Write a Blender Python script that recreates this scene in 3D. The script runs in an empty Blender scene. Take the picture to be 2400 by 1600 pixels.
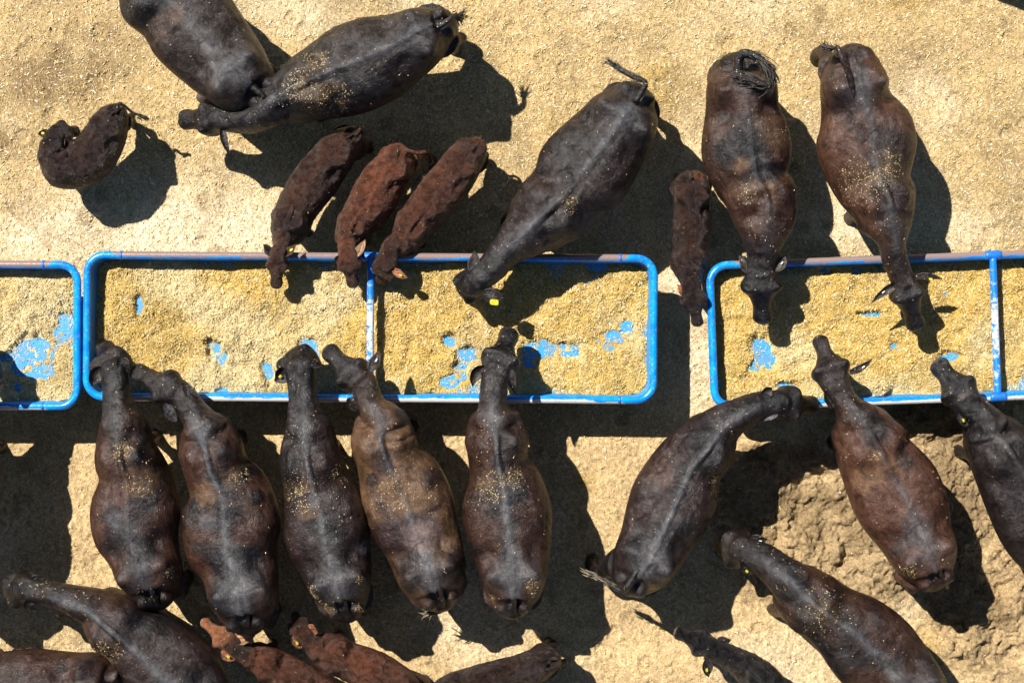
import bpy, math
import numpy as np
from mathutils import Vector, Matrix

# ------------------------------------------------------------------ camera, world, sun, exposure
S = bpy.context.scene
COL = S.collection
H = 18.0                      # drone height above the yard
F = 4590.0                    # focal length in photograph pixels (photograph is 2400 x 1600)
cd = bpy.data.cameras.new('camera'); cam = bpy.data.objects.new('camera', cd); COL.objects.link(cam)
cam.location = (0, 0, H); cam.rotation_euler = (0, 0, 0)
cd.sensor_width = 36.0; cd.lens = 36.0 * F / 2400.0; cd.clip_end = 2000; cd.clip_start = 0.1
S.camera = cam

SUNX, SUNY = 0.53, -0.50      # ground shift of a shadow per metre of height
sunvec = Vector((-SUNX, -SUNY, 1.0)).normalized()
elev = math.asin(sunvec.z); azim = math.atan2(sunvec.x, sunvec.y)
W = bpy.data.worlds.new('World'); S.world = W; W.use_nodes = True
wn = W.node_tree.nodes; wl = W.node_tree.links
sky = wn.new('ShaderNodeTexSky'); sky.sky_type = 'NISHITA'; sky.sun_disc = False
sky.air_density = 0.72; sky.dust_density = 0.3; sky.ozone_density = 1.5; sky.sun_elevation = elev; sky.sun_rotation = azim
bg = wn['Background']; bg.inputs['Strength'].default_value = 0.05
wl.new(sky.outputs[0], bg.inputs[0])
ld = bpy.data.lights.new('sun', 'SUN'); ld.energy = 5.0; ld.angle = math.radians(0.5); ld.color = (1.0, 0.955, 0.88)
sun = bpy.data.objects.new('sun', ld); COL.objects.link(sun)
sun.rotation_euler = (-sunvec).to_track_quat('-Z', 'Y').to_euler()
S.view_settings.view_transform = 'Standard'; S.view_settings.look = 'None'
S.view_settings.exposure = 0.86; S.view_settings.gamma = 1.0
try: S.cycles.max_bounces = 6
except Exception: pass

# ------------------------------------------------------------------ helpers
rng = np.random.default_rng(7)
CR = {'S': (0, 0, 1.0), 'A': (0, 0, 2.45), 'B': (600, 0, 2.45), 'C': (1100, 100, 2.24), 'D': (1560, 50, 2.24),
      'E': (0, 560, 2.614), 'F': (600, 560, 2.614), 'G': (1000, 700, 2.613), 'H': (1500, 560, 2.613),
      'I': (0, 1000, 2.614), 'J': (400, 1000, 2.613), 'K': (850, 1000, 2.613), 'L': (1300, 1100, 3.137),
      'M': (1600, 800, 1.96)}
def px(c, x, y):
    ox, oy, s = CR[c]; return ox + x / s, oy + y / s
def wp(x, y, z):              # photograph pixel at height z -> world point
    return np.array([(x - 1200) / F * (H - z), -(y - 800) / F * (H - z), z])
def ww(w, z): return w / F * (H - z)

def h3(ix, iy, iz, k=0):
    n = (ix.astype(np.int64) * 374761393 + iy.astype(np.int64) * 668265263 + iz.astype(np.int64) * 2147483647 + k * 974634777) & 0xffffffff
    n = ((n ^ (n >> 13)) * 1274126177) & 0xffffffff
    n = ((n ^ (n >> 16)) * 2246822519) & 0xffffffff
    return ((n ^ (n >> 15)) & 0xffffff) / float(0xffffff)
def vn(p, k=0):               # value noise, -1..1
    i = np.floor(p).astype(np.int64); f = p - i; f = f * f * (3 - 2 * f)
    r = 0
    for a in (0, 1):
        for b in (0, 1):
            for c in (0, 1):
                wgt = (f[:, 0] if a else 1 - f[:, 0]) * (f[:, 1] if b else 1 - f[:, 1]) * (f[:, 2] if c else 1 - f[:, 2])
                r = r + wgt * h3(i[:, 0] + a, i[:, 1] + b, i[:, 2] + c, k)
    return r * 2 - 1
def fbm(p, o=4, k=0):
    r = 0; a = 0.5
    for j in range(o):
        r = r + a * vn(p * (2 ** j) + 17.3 * j, k + j); a *= 0.5
    return r
def worley(x, y, k=0):        # F1, F2-F1 and cell value
    ix = np.floor(x).astype(np.int64); iy = np.floor(y).astype(np.int64)
    d1 = np.full(x.shape, 9.0); d2 = d1.copy(); v = np.zeros(x.shape)
    for a in (-1, 0, 1):
        for b in (-1, 0, 1):
            cx = ix + a; cy = iy + b; z0 = np.zeros_like(cx)
            d = np.hypot(cx + h3(cx, cy, z0, k) - x, cy + h3(cx, cy, z0, k + 5) - y)
            hv = h3(cx, cy, z0, k + 9)
            m = d < d1; d2 = np.where(m, d1, np.minimum(d2, d)); v = np.where(m, hv, v); d1 = np.where(m, d, d1)
    return d1, d2 - d1, v
def sst(a, b, x):
    t = np.clip((x - a) / (b - a), 0, 1); return t * t * (3 - 2 * t)

def mesh_obj(name, V, Fc, mat=None, parent=None, smooth=True, cols=None, attrs=None):
    me = bpy.data.meshes.new(name)
    V = np.asarray(V, dtype=np.float32)
    if isinstance(Fc, np.ndarray):
        n = len(Fc); k = Fc.shape[1]
        me.vertices.add(len(V)); me.vertices.foreach_set('co', V.ravel())
        me.loops.add(n * k); me.loops.foreach_set('vertex_index', Fc.astype(np.int32).ravel())
        me.polygons.add(n); me.polygons.foreach_set('loop_start', np.arange(0, n * k, k, dtype=np.int32))
        try: me.polygons.foreach_set('loop_total', np.full(n, k, dtype=np.int32))
        except Exception: pass
        me.update(calc_edges=True)
    else:
        me.from_pydata([tuple(map(float, v)) for v in V], [], [list(map(int, f)) for f in Fc])
    if smooth: me.polygons.foreach_set('use_smooth', np.ones(len(me.polygons), dtype=bool))
    if cols is not None:
        a = me.color_attributes.new('tint', 'FLOAT_COLOR', 'POINT')
        a.data.foreach_set('color', np.asarray(cols, dtype=np.float32).ravel())
    if attrs:
        for kk, vv in attrs.items():
            a = me.attributes.new(kk, 'FLOAT_VECTOR', 'POINT')
            a.data.foreach_set('vector', np.asarray(vv, dtype=np.float32).ravel())
    me.update()
    o = bpy.data.objects.new(name, me); COL.objects.link(o)
    if mat: me.materials.append(mat)
    if parent: o.parent = parent; o.matrix_parent_inverse = Matrix.Identity(4)
    return o
def empty(name, loc, rz=0.0):
    o = bpy.data.objects.new(name, None); COL.objects.link(o); o.location = loc; o.rotation_euler = (0, 0, rz)
    o.empty_display_size = 0.2; return o

def loft(C, Sd, U, w, h, n=20, pw=1.0, top=None):
    """closed tube of rings: centres C, side vectors Sd, up vectors U, half sizes w, h"""
    m = len(C); th = np.linspace(0, 2 * np.pi, n, endpoint=False)
    c = np.sign(np.cos(th)) * np.abs(np.cos(th)) ** pw; s = np.sign(np.sin(th)) * np.abs(np.sin(th)) ** pw
    if top is not None: s = s[None, :] * (1 - top[:, None] * (np.abs(c[None, :]) ** 1.0) * (np.abs(c[None, :]) < .97) * (s[None, :] > 0)); s3 = True
    else: s = np.tile(s[None, :], (m, 1))
    V = C[:, None, :] + Sd[:, None, :] * (w[:, None] * c[None, :])[..., None] + U[:, None, :] * (h[:, None] * s)[..., None]
    V = V.reshape(-1, 3); Fs = []
    for i in range(m - 1):
        for j in range(n):
            a = i * n + j; b = i * n + (j + 1) % n
            Fs.append((a, b, b + n, a + n))
    V = np.vstack([V, C[0], C[-1]])
    k = m * n
    for j in range(n):
        Fs.append((k, (j + 1) % n, j)); Fs.append((k + 1, (m - 1) * n + j, (m - 1) * n + (j + 1) % n))
    return V, Fs
def frames(C):
    T = np.gradient(C, axis=0); T /= np.linalg.norm(T, axis=1)[:, None] + 1e-9
    Sd = np.cross(T, [0, 0, 1.0]); n = np.linalg.norm(Sd, axis=1)[:, None]
    for i in range(len(Sd)):
        if n[i] < 0.08 and i: Sd[i] = Sd[i - 1]; n[i] = np.linalg.norm(Sd[i])
    Sd = Sd / (n + 1e-9)
    return T, Sd, np.cross(Sd, T)
def tube(P, r, n=10, flat=1.0):
    P = np.array(P, float); T, Sd, U = frames(P); r = np.array(r, float) * np.ones(len(P))
    return loft(P, Sd, U, r, r * flat, n)
def smooth_path(P, n=5):
    P = np.array(P, float)
    if len(P) < 3:
        t = np.linspace(0, 1, n + 1)[:, None]; return P[0] * (1 - t) + P[-1] * t
    u = np.arange(len(P)); q = np.linspace(0, len(P) - 1, (len(P) - 1) * n + 1)
    return herm(u, P, q)
def herm(u, P, q):
    u = np.array(u, float); P = np.array(P, float)
    if P.ndim == 1: return herm(u, P[:, None], q)[:, 0]
    m = np.zeros_like(P)
    m[1:-1] = (P[2:] - P[:-2]) / (u[2:] - u[:-2])[:, None]
    m[0] = (P[1] - P[0]) / (u[1] - u[0]); m[-1] = (P[-1] - P[-2]) / (u[-1] - u[-2])
    i = np.clip(np.searchsorted(u, q, side='right') - 1, 0, len(u) - 2)
    hh = (u[i + 1] - u[i]); t = (q - u[i]) / hh; t = t[:, None]; hh = hh[:, None]
    return ((2 * t**3 - 3 * t**2 + 1) * P[i] + (t**3 - 2 * t**2 + t) * hh * m[i] + (-2 * t**3 + 3 * t**2) * P[i + 1] + (t**3 - t**2) * hh * m[i + 1])
class Acc:
    def __init__(s): s.V = []; s.F = []; s.n = 0
    def add(s, V, Fs):
        s.V.append(np.asarray(V)); s.F += [tuple(i + s.n for i in f) for f in Fs]; s.n += len(V)
    def verts(s): return np.vstack(s.V)
def tag(o, label=None, cat=None, group=None, kind=None):
    if label: o['label'] = label
    if cat: o['category'] = cat
    if group: o['group'] = group
    if kind: o['kind'] = kind

# ------------------------------------------------------------------ materials
def newmat(name):
    m = bpy.data.materials.new(name); m.use_nodes = True
    nt = m.node_tree; return m, nt, nt.nodes['Principled BSDF']
def nd(nt, t, **kw):
    n = nt.nodes.new(t)
    for k, v in kw.items():
        if k.startswith('i_'): n.inputs[k[2:].replace('_', ' ')].default_value = v
        else: setattr(n, k, v)
    return n
def ramp(nt, src, a, b, ca=(0, 0, 0, 1), cb=(1, 1, 1, 1)):
    r = nt.nodes.new('ShaderNodeValToRGB'); r.color_ramp.elements[0].position = a; r.color_ramp.elements[1].position = b
    r.color_ramp.elements[0].color = ca; r.color_ramp.elements[1].color = cb
    nt.links.new(src, r.inputs[0]); return r.outputs[0]
def mix(nt, fac, a, b, mode='MIX'):
    m = nt.nodes.new('ShaderNodeMix'); m.data_type = 'RGBA'; m.blend_type = mode
    for i, v in ((0, fac), (6, a), (7, b)):
        if hasattr(v, 'links'): nt.links.new(v, m.inputs[i])
        elif i == 0: m.inputs[i].default_value = v
        else: m.inputs[i].default_value = v if len(v) == 4 else (*v, 1)
    return m.outputs[2]
def mth(nt, op, a, b=0.0):
    m = nt.nodes.new('ShaderNodeMath'); m.operation = op
    for i, v in ((0, a), (1, b)):
        if hasattr(v, 'links'): nt.links.new(v, m.inputs[i])
        else: m.inputs[i].default_value = v
    return m.outputs[0]
def noise(nt, vec, sc, det=4, rough=0.6, dist=0.0):
    n = nt.nodes.new('ShaderNodeTexNoise'); n.inputs['Scale'].default_value = sc; n.inputs['Detail'].default_value = det
    n.inputs['Roughness'].default_value = rough; n.inputs['Distortion'].default_value = dist
    if vec is not None: nt.links.new(vec, n.inputs['Vector'])
    return n.outputs['Fac']
def vmul(nt, vec, s):
    m = nt.nodes.new('ShaderNodeVectorMath'); m.operation = 'MULTIPLY'; nt.links.new(vec, m.inputs[0]); m.inputs[1].default_value = s
    return m.outputs[0]

def coat_mat(name, curly=False):
    m, nt, b = newmat(name); L = nt.links.new
    at = nd(nt, 'ShaderNodeAttribute', attribute_name='tint'); fu = nd(nt, 'ShaderNodeAttribute', attribute_name='furuv')
    tc = nd(nt, 'ShaderNodeTexCoord').outputs['Object']
    hair = noise(nt, vmul(nt, fu.outputs['Vector'], (16, 130, 60) if not curly else (45, 90, 60)), 1.0, 5, 0.7, 1.2 if not curly else 2.5)
    cl = noise(nt, tc, 9 if not curly else 16, 5, 0.65, 0.8)
    med = noise(nt, tc, 34 if not curly else 30, 4, 0.6, 1.0 if not curly else 2.0)
    v1 = ramp(nt, hair, 0.3, 0.75, (0.4, 0.4, 0.4, 1), (1.7, 1.6, 1.5, 1))
    v2 = ramp(nt, cl, 0.3, 0.7, (0.45, 0.45, 0.5, 1), (1.65, 1.5, 1.4, 1))
    c = mix(nt, 1.0, at.outputs['Color'], v1, 'MULTIPLY'); c = mix(nt, 1.0, c, v2, 'MULTIPLY')
    # chaff caught in the hair: tint alpha is how much
    vor = nd(nt, 'ShaderNodeTexVoronoi'); vor.inputs['Scale'].default_value = 75
    L(tc, vor.inputs['Vector'])
    sepc = nd(nt, 'ShaderNodeSeparateColor'); L(vor.outputs['Color'], sepc.inputs[0])
    near = mth(nt, 'LESS_THAN', vor.outputs['Distance'], 0.33)
    pick = mth(nt, 'LESS_THAN', sepc.outputs[0], mth(nt, 'MULTIPLY', at.outputs['Alpha'], 0.55))
    fm = mth(nt, 'MULTIPLY', near, pick)
    c = mix(nt, fm, c, (0.50, 0.40, 0.22, 1))
    L(c, b.inputs['Base Color'])
    rg = ramp(nt, med, 0.3, 0.7, (0.34, 0.34, 0.34, 1), (0.46, 0.46, 0.46, 1)); L(rg, b.inputs['Roughness'])
    L(ramp(nt, cl, 0.35, 0.68, (0.16, 0.16, 0.16, 1), (0.72, 0.72, 0.72, 1)), b.inputs['Specular IOR Level'])
    
    hsum = mth(nt, 'ADD', mth(nt, 'MULTIPLY', hair, 0.8), mth(nt, 'MULTIPLY', med, 0.9 if not curly else 1.3))
    bp = nd(nt, 'ShaderNodeBump'); bp.inputs['Strength'].default_value = 0.75; bp.inputs['Distance'].default_value = 0.013 if not curly else 0.030
    L(hsum, bp.inputs['Height']); L(bp.outputs[0], b.inputs['Normal'])
    return m
M_COAT = coat_mat('cattle_coat'); M_CALF = coat_mat('calf_coat', True)
def plain(name, col, rough=0.5, metal=0.0, spec=0.5):
    m, nt, b = newmat(name)
    tc = nd(nt, 'ShaderNodeTexCoord').outputs['Object']; n = noise(nt, tc, 40, 3)
    c = mix(nt, 1.0, (*col, 1), ramp(nt, n, 0.25, 0.75, (0.75, 0.75, 0.75, 1), (1.25, 1.25, 1.25, 1)), 'MULTIPLY')
    nt.links.new(c, b.inputs['Base Color']); b.inputs['Roughness'].default_value = rough; b.inputs['Metallic'].default_value = metal
    b.inputs['Specular IOR Level'].default_value = spec; return m
M_TAG = plain('yellow_tag', (0.52, 0.46, 0.03), 0.4); M_TAGW = plain('steel_tag', (0.7, 0.7, 0.68), 0.35)
M_EYE = plain('eye', (0.01, 0.008, 0.006), 0.08); M_SW = plain('switch_hair', (0.035, 0.028, 0.022), 0.5)
M_SWP = plain('switch_hair_pale', (0.15, 0.12, 0.07), 0.5)

def rim_mat():
    m, nt, b = newmat('trough_rim_paint'); L = nt.links.new
    tc = nd(nt, 'ShaderNodeTexCoord').outputs['Object']; sp = nd(nt, 'ShaderNodeSeparateXYZ'); L(tc, sp.inputs[0])
    ge = nd(nt, 'ShaderNodeNewGeometry')
    nbig = noise(nt, vmul(nt, tc, (1.2, 6, 6)), 1.6, 4, 0.6); nfine = noise(nt, tc, 45, 4, 0.7)
    blue = mix(nt, ramp(nt, noise(nt, tc, 9, 4), 0.35, 0.7), (0.001, 0.16, 0.58, 1), (0.003, 0.29, 0.80, 1))
    blue = mix(nt, ramp(nt, nfine, 0.61, 0.66), blue, (0.30, 0.34, 0.38, 1))
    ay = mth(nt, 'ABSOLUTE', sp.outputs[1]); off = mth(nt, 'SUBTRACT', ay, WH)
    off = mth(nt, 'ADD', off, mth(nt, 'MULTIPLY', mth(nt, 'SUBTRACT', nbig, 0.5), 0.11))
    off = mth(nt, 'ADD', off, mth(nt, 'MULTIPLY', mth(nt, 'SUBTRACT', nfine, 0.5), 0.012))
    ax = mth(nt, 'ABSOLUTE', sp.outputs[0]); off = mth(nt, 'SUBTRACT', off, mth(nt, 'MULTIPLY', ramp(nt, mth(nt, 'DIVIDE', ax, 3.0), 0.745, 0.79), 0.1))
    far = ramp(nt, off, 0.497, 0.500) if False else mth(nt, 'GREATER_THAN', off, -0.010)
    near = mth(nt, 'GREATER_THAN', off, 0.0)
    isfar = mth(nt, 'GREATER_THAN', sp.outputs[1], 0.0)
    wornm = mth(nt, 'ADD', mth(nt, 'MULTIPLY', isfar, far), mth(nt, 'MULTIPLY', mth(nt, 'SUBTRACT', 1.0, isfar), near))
    steel = mix(nt, isfar, (0.68, 0.64, 0.63, 1), (0.23, 0.165, 0.155, 1))  # bare steel: sun glint painted pale on near rail, sky reflection brownish on far
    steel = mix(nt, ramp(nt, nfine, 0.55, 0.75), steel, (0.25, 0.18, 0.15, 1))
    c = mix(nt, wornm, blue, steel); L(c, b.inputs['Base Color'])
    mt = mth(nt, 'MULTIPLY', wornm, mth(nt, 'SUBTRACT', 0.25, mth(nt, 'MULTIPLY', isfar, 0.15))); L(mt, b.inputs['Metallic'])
    L(ramp(nt, nfine, 0.3, 0.7, (0.14, 0.14, 0.14, 1), (0.34, 0.34, 0.34, 1)), b.inputs['Roughness'])
    bp = nd(nt, 'ShaderNodeBump'); bp.inputs['Strength'].default_value = 0.25; bp.inputs['Distance'].default_value = 0.004
    L(nfine, bp.inputs['Height']); L(bp.outputs[0], b.inputs['Normal'])
    return m
def bar_mat():
    m, nt, b = newmat('crossbar_paint'); L = nt.links.new
    tc = nd(nt, 'ShaderNodeTexCoord').outputs['Object']; sp = nd(nt, 'ShaderNodeSeparateXYZ'); L(tc, sp.inputs[0])
    n1 = noise(nt, tc, 14, 5, 0.75); n2 = noise(nt, tc, 60, 3)
    cen = mth(nt, 'SUBTRACT', 1.0, mth(nt, 'MULTIPLY', mth(nt, 'ABSOLUTE', mth(nt, 'ADD', sp.outputs[1], 0.02)), 2.2))
    wm = ramp(nt, mth(nt, 'ADD', n1, mth(nt, 'MULTIPLY', cen, 0.16)), 0.56, 0.68)
    c = mix(nt, wm, (0.004, 0.17, 0.68, 1), (0.62, 0.66, 0.66, 1)); c = mix(nt, ramp(nt, n2, 0.66, 0.7), c, (0.3, 0.24, 0.18, 1))
    L(c, b.inputs['Base Color']); b.inputs['Roughness'].default_value = 0.35
    return m
def tray_mat():
    m, nt, b = newmat('trough_tray_paint'); L = nt.links.new
    tc = nd(nt, 'ShaderNodeTexCoord').outputs['Object']
    n1 = noise(nt, tc, 7, 5, 0.7); n2 = noise(nt, tc, 90, 3)
    c = mix(nt, ramp(nt, n1, 0.5, 0.64), (0.010, 0.24, 0.55, 1), (0.09, 0.21, 0.34, 1))
    c = mix(nt, ramp(nt, n2, 0.58, 0.66), c, (0.42, 0.36, 0.24, 1))
    L(c, b.inputs['Base Color']); b.inputs['Roughness'].default_value = 0.55
    return m
def litter_mat(name, rough=0.7):
    m, nt, b = newmat(name); at = nd(nt, 'ShaderNodeAttribute', attribute_name='tint')
    nt.links.new(at.outputs['Color'], b.inputs['Base Color']); b.inputs['Roughness'].default_value = rough
    b.inputs['Specular IOR Level'].default_value = 0.35
    return m
M_LIT = litter_mat('straw', 0.5)
def ground_mat(name, sc, strength, amp=(0.55, 1.35)):
    m, nt, b = newmat(name); L = nt.links.new
    at = nd(nt, 'ShaderNodeAttribute', attribute_name='tint'); tc = nd(nt, 'ShaderNodeTexCoord').outputs['Object']
    n1 = noise(nt, tc, 3 * sc, 6, 0.65, 0.4); n2 = noise(nt, tc, 34 * sc, 5, 0.75, 1.0)
    vor = nd(nt, 'ShaderNodeTexVoronoi'); vor.inputs['Scale'].default_value = 62 * sc; vor.inputs['Randomness'].default_value = 1
    wrp = nd(nt, 'ShaderNodeTexNoise'); wrp.inputs['Scale'].default_value = 25 * sc; L(tc, wrp.inputs['Vector'])
    mx = nd(nt, 'ShaderNodeVectorMath'); mx.operation = 'MULTIPLY_ADD'; L(wrp.outputs['Color'], mx.inputs[0]); mx.inputs[1].default_value = (0.05, 0.05, 0.05); L(tc, mx.inputs[2])
    L(mx.outputs[0], vor.inputs['Vector'])
    sc3 = nd(nt, 'ShaderNodeSeparateColor'); L(vor.outputs['Color'], sc3.inputs[0])
    c = mix(nt, 1.0, at.outputs['Color'], ramp(nt, n1, 0.3, 0.7, (0.8, 0.8, 0.8, 1), (1.18, 1.18, 1.18, 1)), 'MULTIPLY')
    c = mix(nt, 1.0, c, ramp(nt, n2, 0.28, 0.74, (amp[0],) * 3 + (1,), (amp[1],) * 3 + (1,)), 'MULTIPLY')
    c = mix(nt, 1.0, c, ramp(nt, sc3.outputs[1], 0.0, 1.0, (0.72, 0.70, 0.66, 1), (1.25, 1.24, 1.2, 1)), 'MULTIPLY')
    L(c, b.inputs['Base Color']); b.inputs['Roughness'].default_value = 0.9; b.inputs['Specular IOR Level'].default_value = 0.2
    hs = mth(nt, 'ADD', n2, mth(nt, 'MULTIPLY', vor.outputs['Distance'], -0.5))
    bp = nd(nt, 'ShaderNodeBump'); bp.inputs['Strength'].default_value = strength; bp.inputs['Distance'].default_value = 0.012
    L(hs, bp.inputs['Height']); L(bp.outputs[0], b.inputs['Normal'])
    return m

# ------------------------------------------------------------------ ground
def spot(x, y, sx, sy, rx, ry, z=0.0, rot=0.0):
    c = wp(sx, sy, z); a = rx / 255.0; b = ry / 255.0; cr, sr = math.cos(rot), math.sin(rot)
    dx, dy = x - c[0], y - c[1]
    u = (dx * cr - dy * sr) / a; v = (dx * sr + dy * cr) / b
    return np.exp(-(u * u + v * v))
def clodmask(x, y):
    p = np.stack([x * 1.3, y * 1.3, 0 * x], 1)
    m = np.maximum.reduce([spot(x, y, 1850, 1200, 230, 190), spot(x, y, 2230, 1060, 260, 150), spot(x, y, 2290, 1330, 150, 260), spot(x, y, 1960, 1330, 260, 120)])
    m = m + 0.28 * fbm(p * 2.2, 3, 40)
    far = np.maximum(np.abs(x) - 7, 0) + np.maximum(np.abs(y) - 5, 0)
    return np.where(far > 0, 0, sst(0.28, 0.62, m))
def ground_h(x, y):
    p = np.stack([x, y, 0 * x], 1)
    z = 0.016 * fbm(p * 1.7, 3, 3) + 0.007 * fbm(p * 14, 3, 5) + 0.005 * fbm(p * 45, 2, 8)
    m = clodmask(x, y)
    wx = x + 0.05 * fbm(p * 7, 4, 21); wy = y + 0.05 * fbm(p * 7, 4, 26)
    d1, e1, v1 = worley(wx * 9, wy * 9, 3); d2, e2, v2 = worley(wx * 24, wy * 24, 13)
    wx2 = x + 0.16 * fbm(p * 5, 5, 41); wy2 = y + 0.16 * fbm(p * 5, 5, 46); d4, e4, v4 = worley(wx2 * 7, wy2 * 7, 51); d5, e5, v5 = worley(wx2 * 17 + 3, wy2 * 17, 53)
    tn = fbm(p * 4.5, 4, 58) * 6; ter = np.floor(tn) + sst(.75, 1.0, tn - np.floor(tn))
    cl = 0.042 * v4 * sst(0.0, .15, e4) + .022 * v5 * sst(0, .12, e5) + .018 * ter + .060 * fbm(p * 14, 4, 28)
    z = z + m * (cl + 0.01)
    # loose small crumbs all over the lower yard
    low = sst(1.2, -1.5, y) * 0.8 + 0.2
    d3, e3, v3 = worley(wx * 20 + 7, wy * 20, 31)
    z = z + low * np.where(v3 > 0.72, 0.016 * np.sqrt(np.clip(1 - (d3 / 0.42) ** 2, 0, 1)), 0)
    hx = x + .02 * vn(p * 6, 71); d6, e6, v6 = worley(hx * 2.6, y * 2.6, 61)
    z = z - np.where(v6 > .45, .014 * sst(.20, .12, d6) - .005 * sst(.30, .22, d6) * sst(.14, .2, d6), 0) * sst(1.5, 0, np.abs(y + .3) * 0 + .3)
    return z
xi = np.arange(-5.05, 5.051, 0.0125); yi = np.arange(-3.5, 3.501, 0.0125)
ext = np.array([0.1, 0.3, 0.7, 1.5, 3, 6, 12, 25, 50, 100, 200, 400])
xs = np.concatenate([-5.05 - ext[::-1], xi, 5.05 + ext]); ys = np.concatenate([-3.5 - ext[::-1], yi, 3.5 + ext])
X, Y = np.meshgrid(xs, ys); gx, gy = X.ravel(), Y.ravel()
far = np.maximum(np.maximum(np.abs(gx) - 6, np.abs(gy) - 4.5), 0)
gz = ground_h(gx, gy) * np.exp(-far)
P3 = np.stack([gx, gy, 0 * gx], 1)
def ground_col(x, y):
    P3 = np.stack([x, y, 0 * x], 1)
    sand = np.array([0.46, 0.335, 0.165]); tan = np.array([0.43, 0.32, 0.18]); pale = np.array([0.60, 0.50, 0.35]); brown = np.array([0.22, 0.15, 0.075]); ochre = np.array([0.30, 0.20, 0.06])
    t = sst(0.6, -0.9, y)[:, None]; c = sand * (1 - t) + np.array([0.50, 0.36, 0.19]) * t
    n = fbm(P3 * 0.9, 4, 60)
    a = sst(-0.05, 0.35, n)[:, None] * 0.6; c = c * (1 - a) + pale * a
    a = np.clip(spot(x, y, 420, 520, 330, 110) + spot(x, y, 250, 560, 300, 60) + 0.8 * spot(x, y, 2000, 540, 300, 70) + 0.9 * spot(x, y, 1620, 700, 60, 400), 0, 1)[:, None] * 0.8
    c = c * (1 - a) + np.array([0.74, 0.62, 0.45]) * a
    k = 0.75 + 0.9 * fbm(P3 * 6, 4, 70)
    s = np.clip(spot(x, y, 215, 120, 90, 70) + spot(x, y, 120, 180, 130, 60) + spot(x, y, 60, 205, 90, 50) + 0.8 * spot(x, y, 30, 330, 60, 40) + 0.5 * spot(x, y, 2060, 130, 200, 60) + 0.5 * spot(x, y, 2380, 420, 60, 200), 0, 1) * k
    s = np.clip(s * 1.2, 0, 0.9)[:, None]; c = c * (1 - s) + brown * s
    s = np.clip((spot(x, y, 1570, 200, 70, 50) + spot(x, y, 1540, 230, 50, 60) + spot(x, y, 2110, 10, 60, 25) + 0.7 * spot(x, y, 1300, 290, 30, 50) + 0.6 * spot(x, y, 1375, 1130, 35, 25) + 0.7 * spot(x, y, 2170, 1530, 60, 70)+0.6*spot(x,y,150,1450,40,60)) * k, 0, 0.8)[:, None]; c = c * (1 - s) + ochre * s
    m = clodmask(x, y)[:, None] * 0.9; dk = sst(-.2, .3, fbm(P3 * 4, 4, 95) + .3 * spot(x, y, 2200, 1080, 200, 130))[:, None]; c = c * (1 - m) + (np.array([0.35, 0.25, 0.135]) * (1 - dk) + np.array([0.19, 0.13, 0.065]) * dk) * m
    w = sst(0.05, 0.4, fbm(P3 * 2.5, 4, 80))[:, None] * 0.42; c = c * (1 - w) + np.array([0.30, 0.22, 0.12]) * w
    d7, e7, v7 = worley((x + .04 * fbm(P3 * 9, 3, 97)) * 3.1, (y + .04 * fbm(P3 * 9, 3, 98)) * 3.1, 93)
    pb = (sst(.26, .14, d7 + .12 * fbm(P3 * 14, 3, 99)) * (v7 > .80))[:, None] * 0.5; c = c * (1 - pb) + np.array([0.23, 0.165, 0.085]) * pb
    d3, e3, v3 = worley(x * 11, y * 11, 91)
    pb = ((v3 > 0.86) & (d3 < 0.3) & (y < -0.9))[:, None] * 0.45; c = c * (1 - pb) + np.array([0.30, 0.21, 0.11]) * pb
    return c
gc = ground_col(gx, gy)
nx, ny = len(xs), len(ys)
idx = np.arange(nx * ny).reshape(ny, nx)
Fg = np.stack([idx[:-1, :-1].ravel(), idx[:-1, 1:].ravel(), idx[1:, 1:].ravel(), idx[1:, :-1].ravel()], 1)
M_GROUND = ground_mat('dry_dirt', 1.0, 0.9)
g = mesh_obj('ground', np.stack([gx, gy, gz], 1), Fg, M_GROUND, cols=np.hstack([gc, np.ones((len(gc), 1))]))
tag(g, kind='structure')

def flecks(name, pts, nrm, lmin, lmax, wid, cols, seed, curl=True):
    """each fleck: a bent 4-point-long blade of chopped straw"""
    r = np.random.default_rng(seed); n = len(pts)
    a = r.uniform(0, 2 * np.pi, n); d = np.stack([np.cos(a), np.sin(a), r.normal(0, 0.22, n)], 1); 
    d -= (d * nrm).sum(1)[:, None] * nrm * 0.8; d /= np.linalg.norm(d, axis=1)[:, None]
    s = np.cross(nrm, d); s /= np.linalg.norm(s, axis=1)[:, None] + 1e-9
    L = (lmin + (lmax - lmin) * r.random(n) ** 2.5)[:, None]; wv = (wid * r.uniform(0.6, 1.4, n))[:, None]
    tilt = s * 1.0 + nrm * r.normal(0, 0.8, n)[:, None]
    b = L * r.uniform(-0.25, 0.25, n)[:, None] * s
    p0 = pts - d * L / 2; p1 = pts + b; p2 = pts + d * L / 2
    V = np.stack([p0 - tilt * wv * .6, p0 + tilt * wv * .6, p1 - tilt * wv, p1 + tilt * wv, p2 - tilt * wv * .5, p2 + tilt * wv * .5], 1).reshape(-1, 3)
    k = np.arange(n)[:, None] * 6
    Fq = np.concatenate([k + np.array([[0, 1, 3, 2]]), k + np.array([[2, 3, 5, 4]])])
    C = np.repeat(np.hstack([cols, np.ones((n, 1))]), 6, axis=0)
    return V, Fq, C
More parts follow.
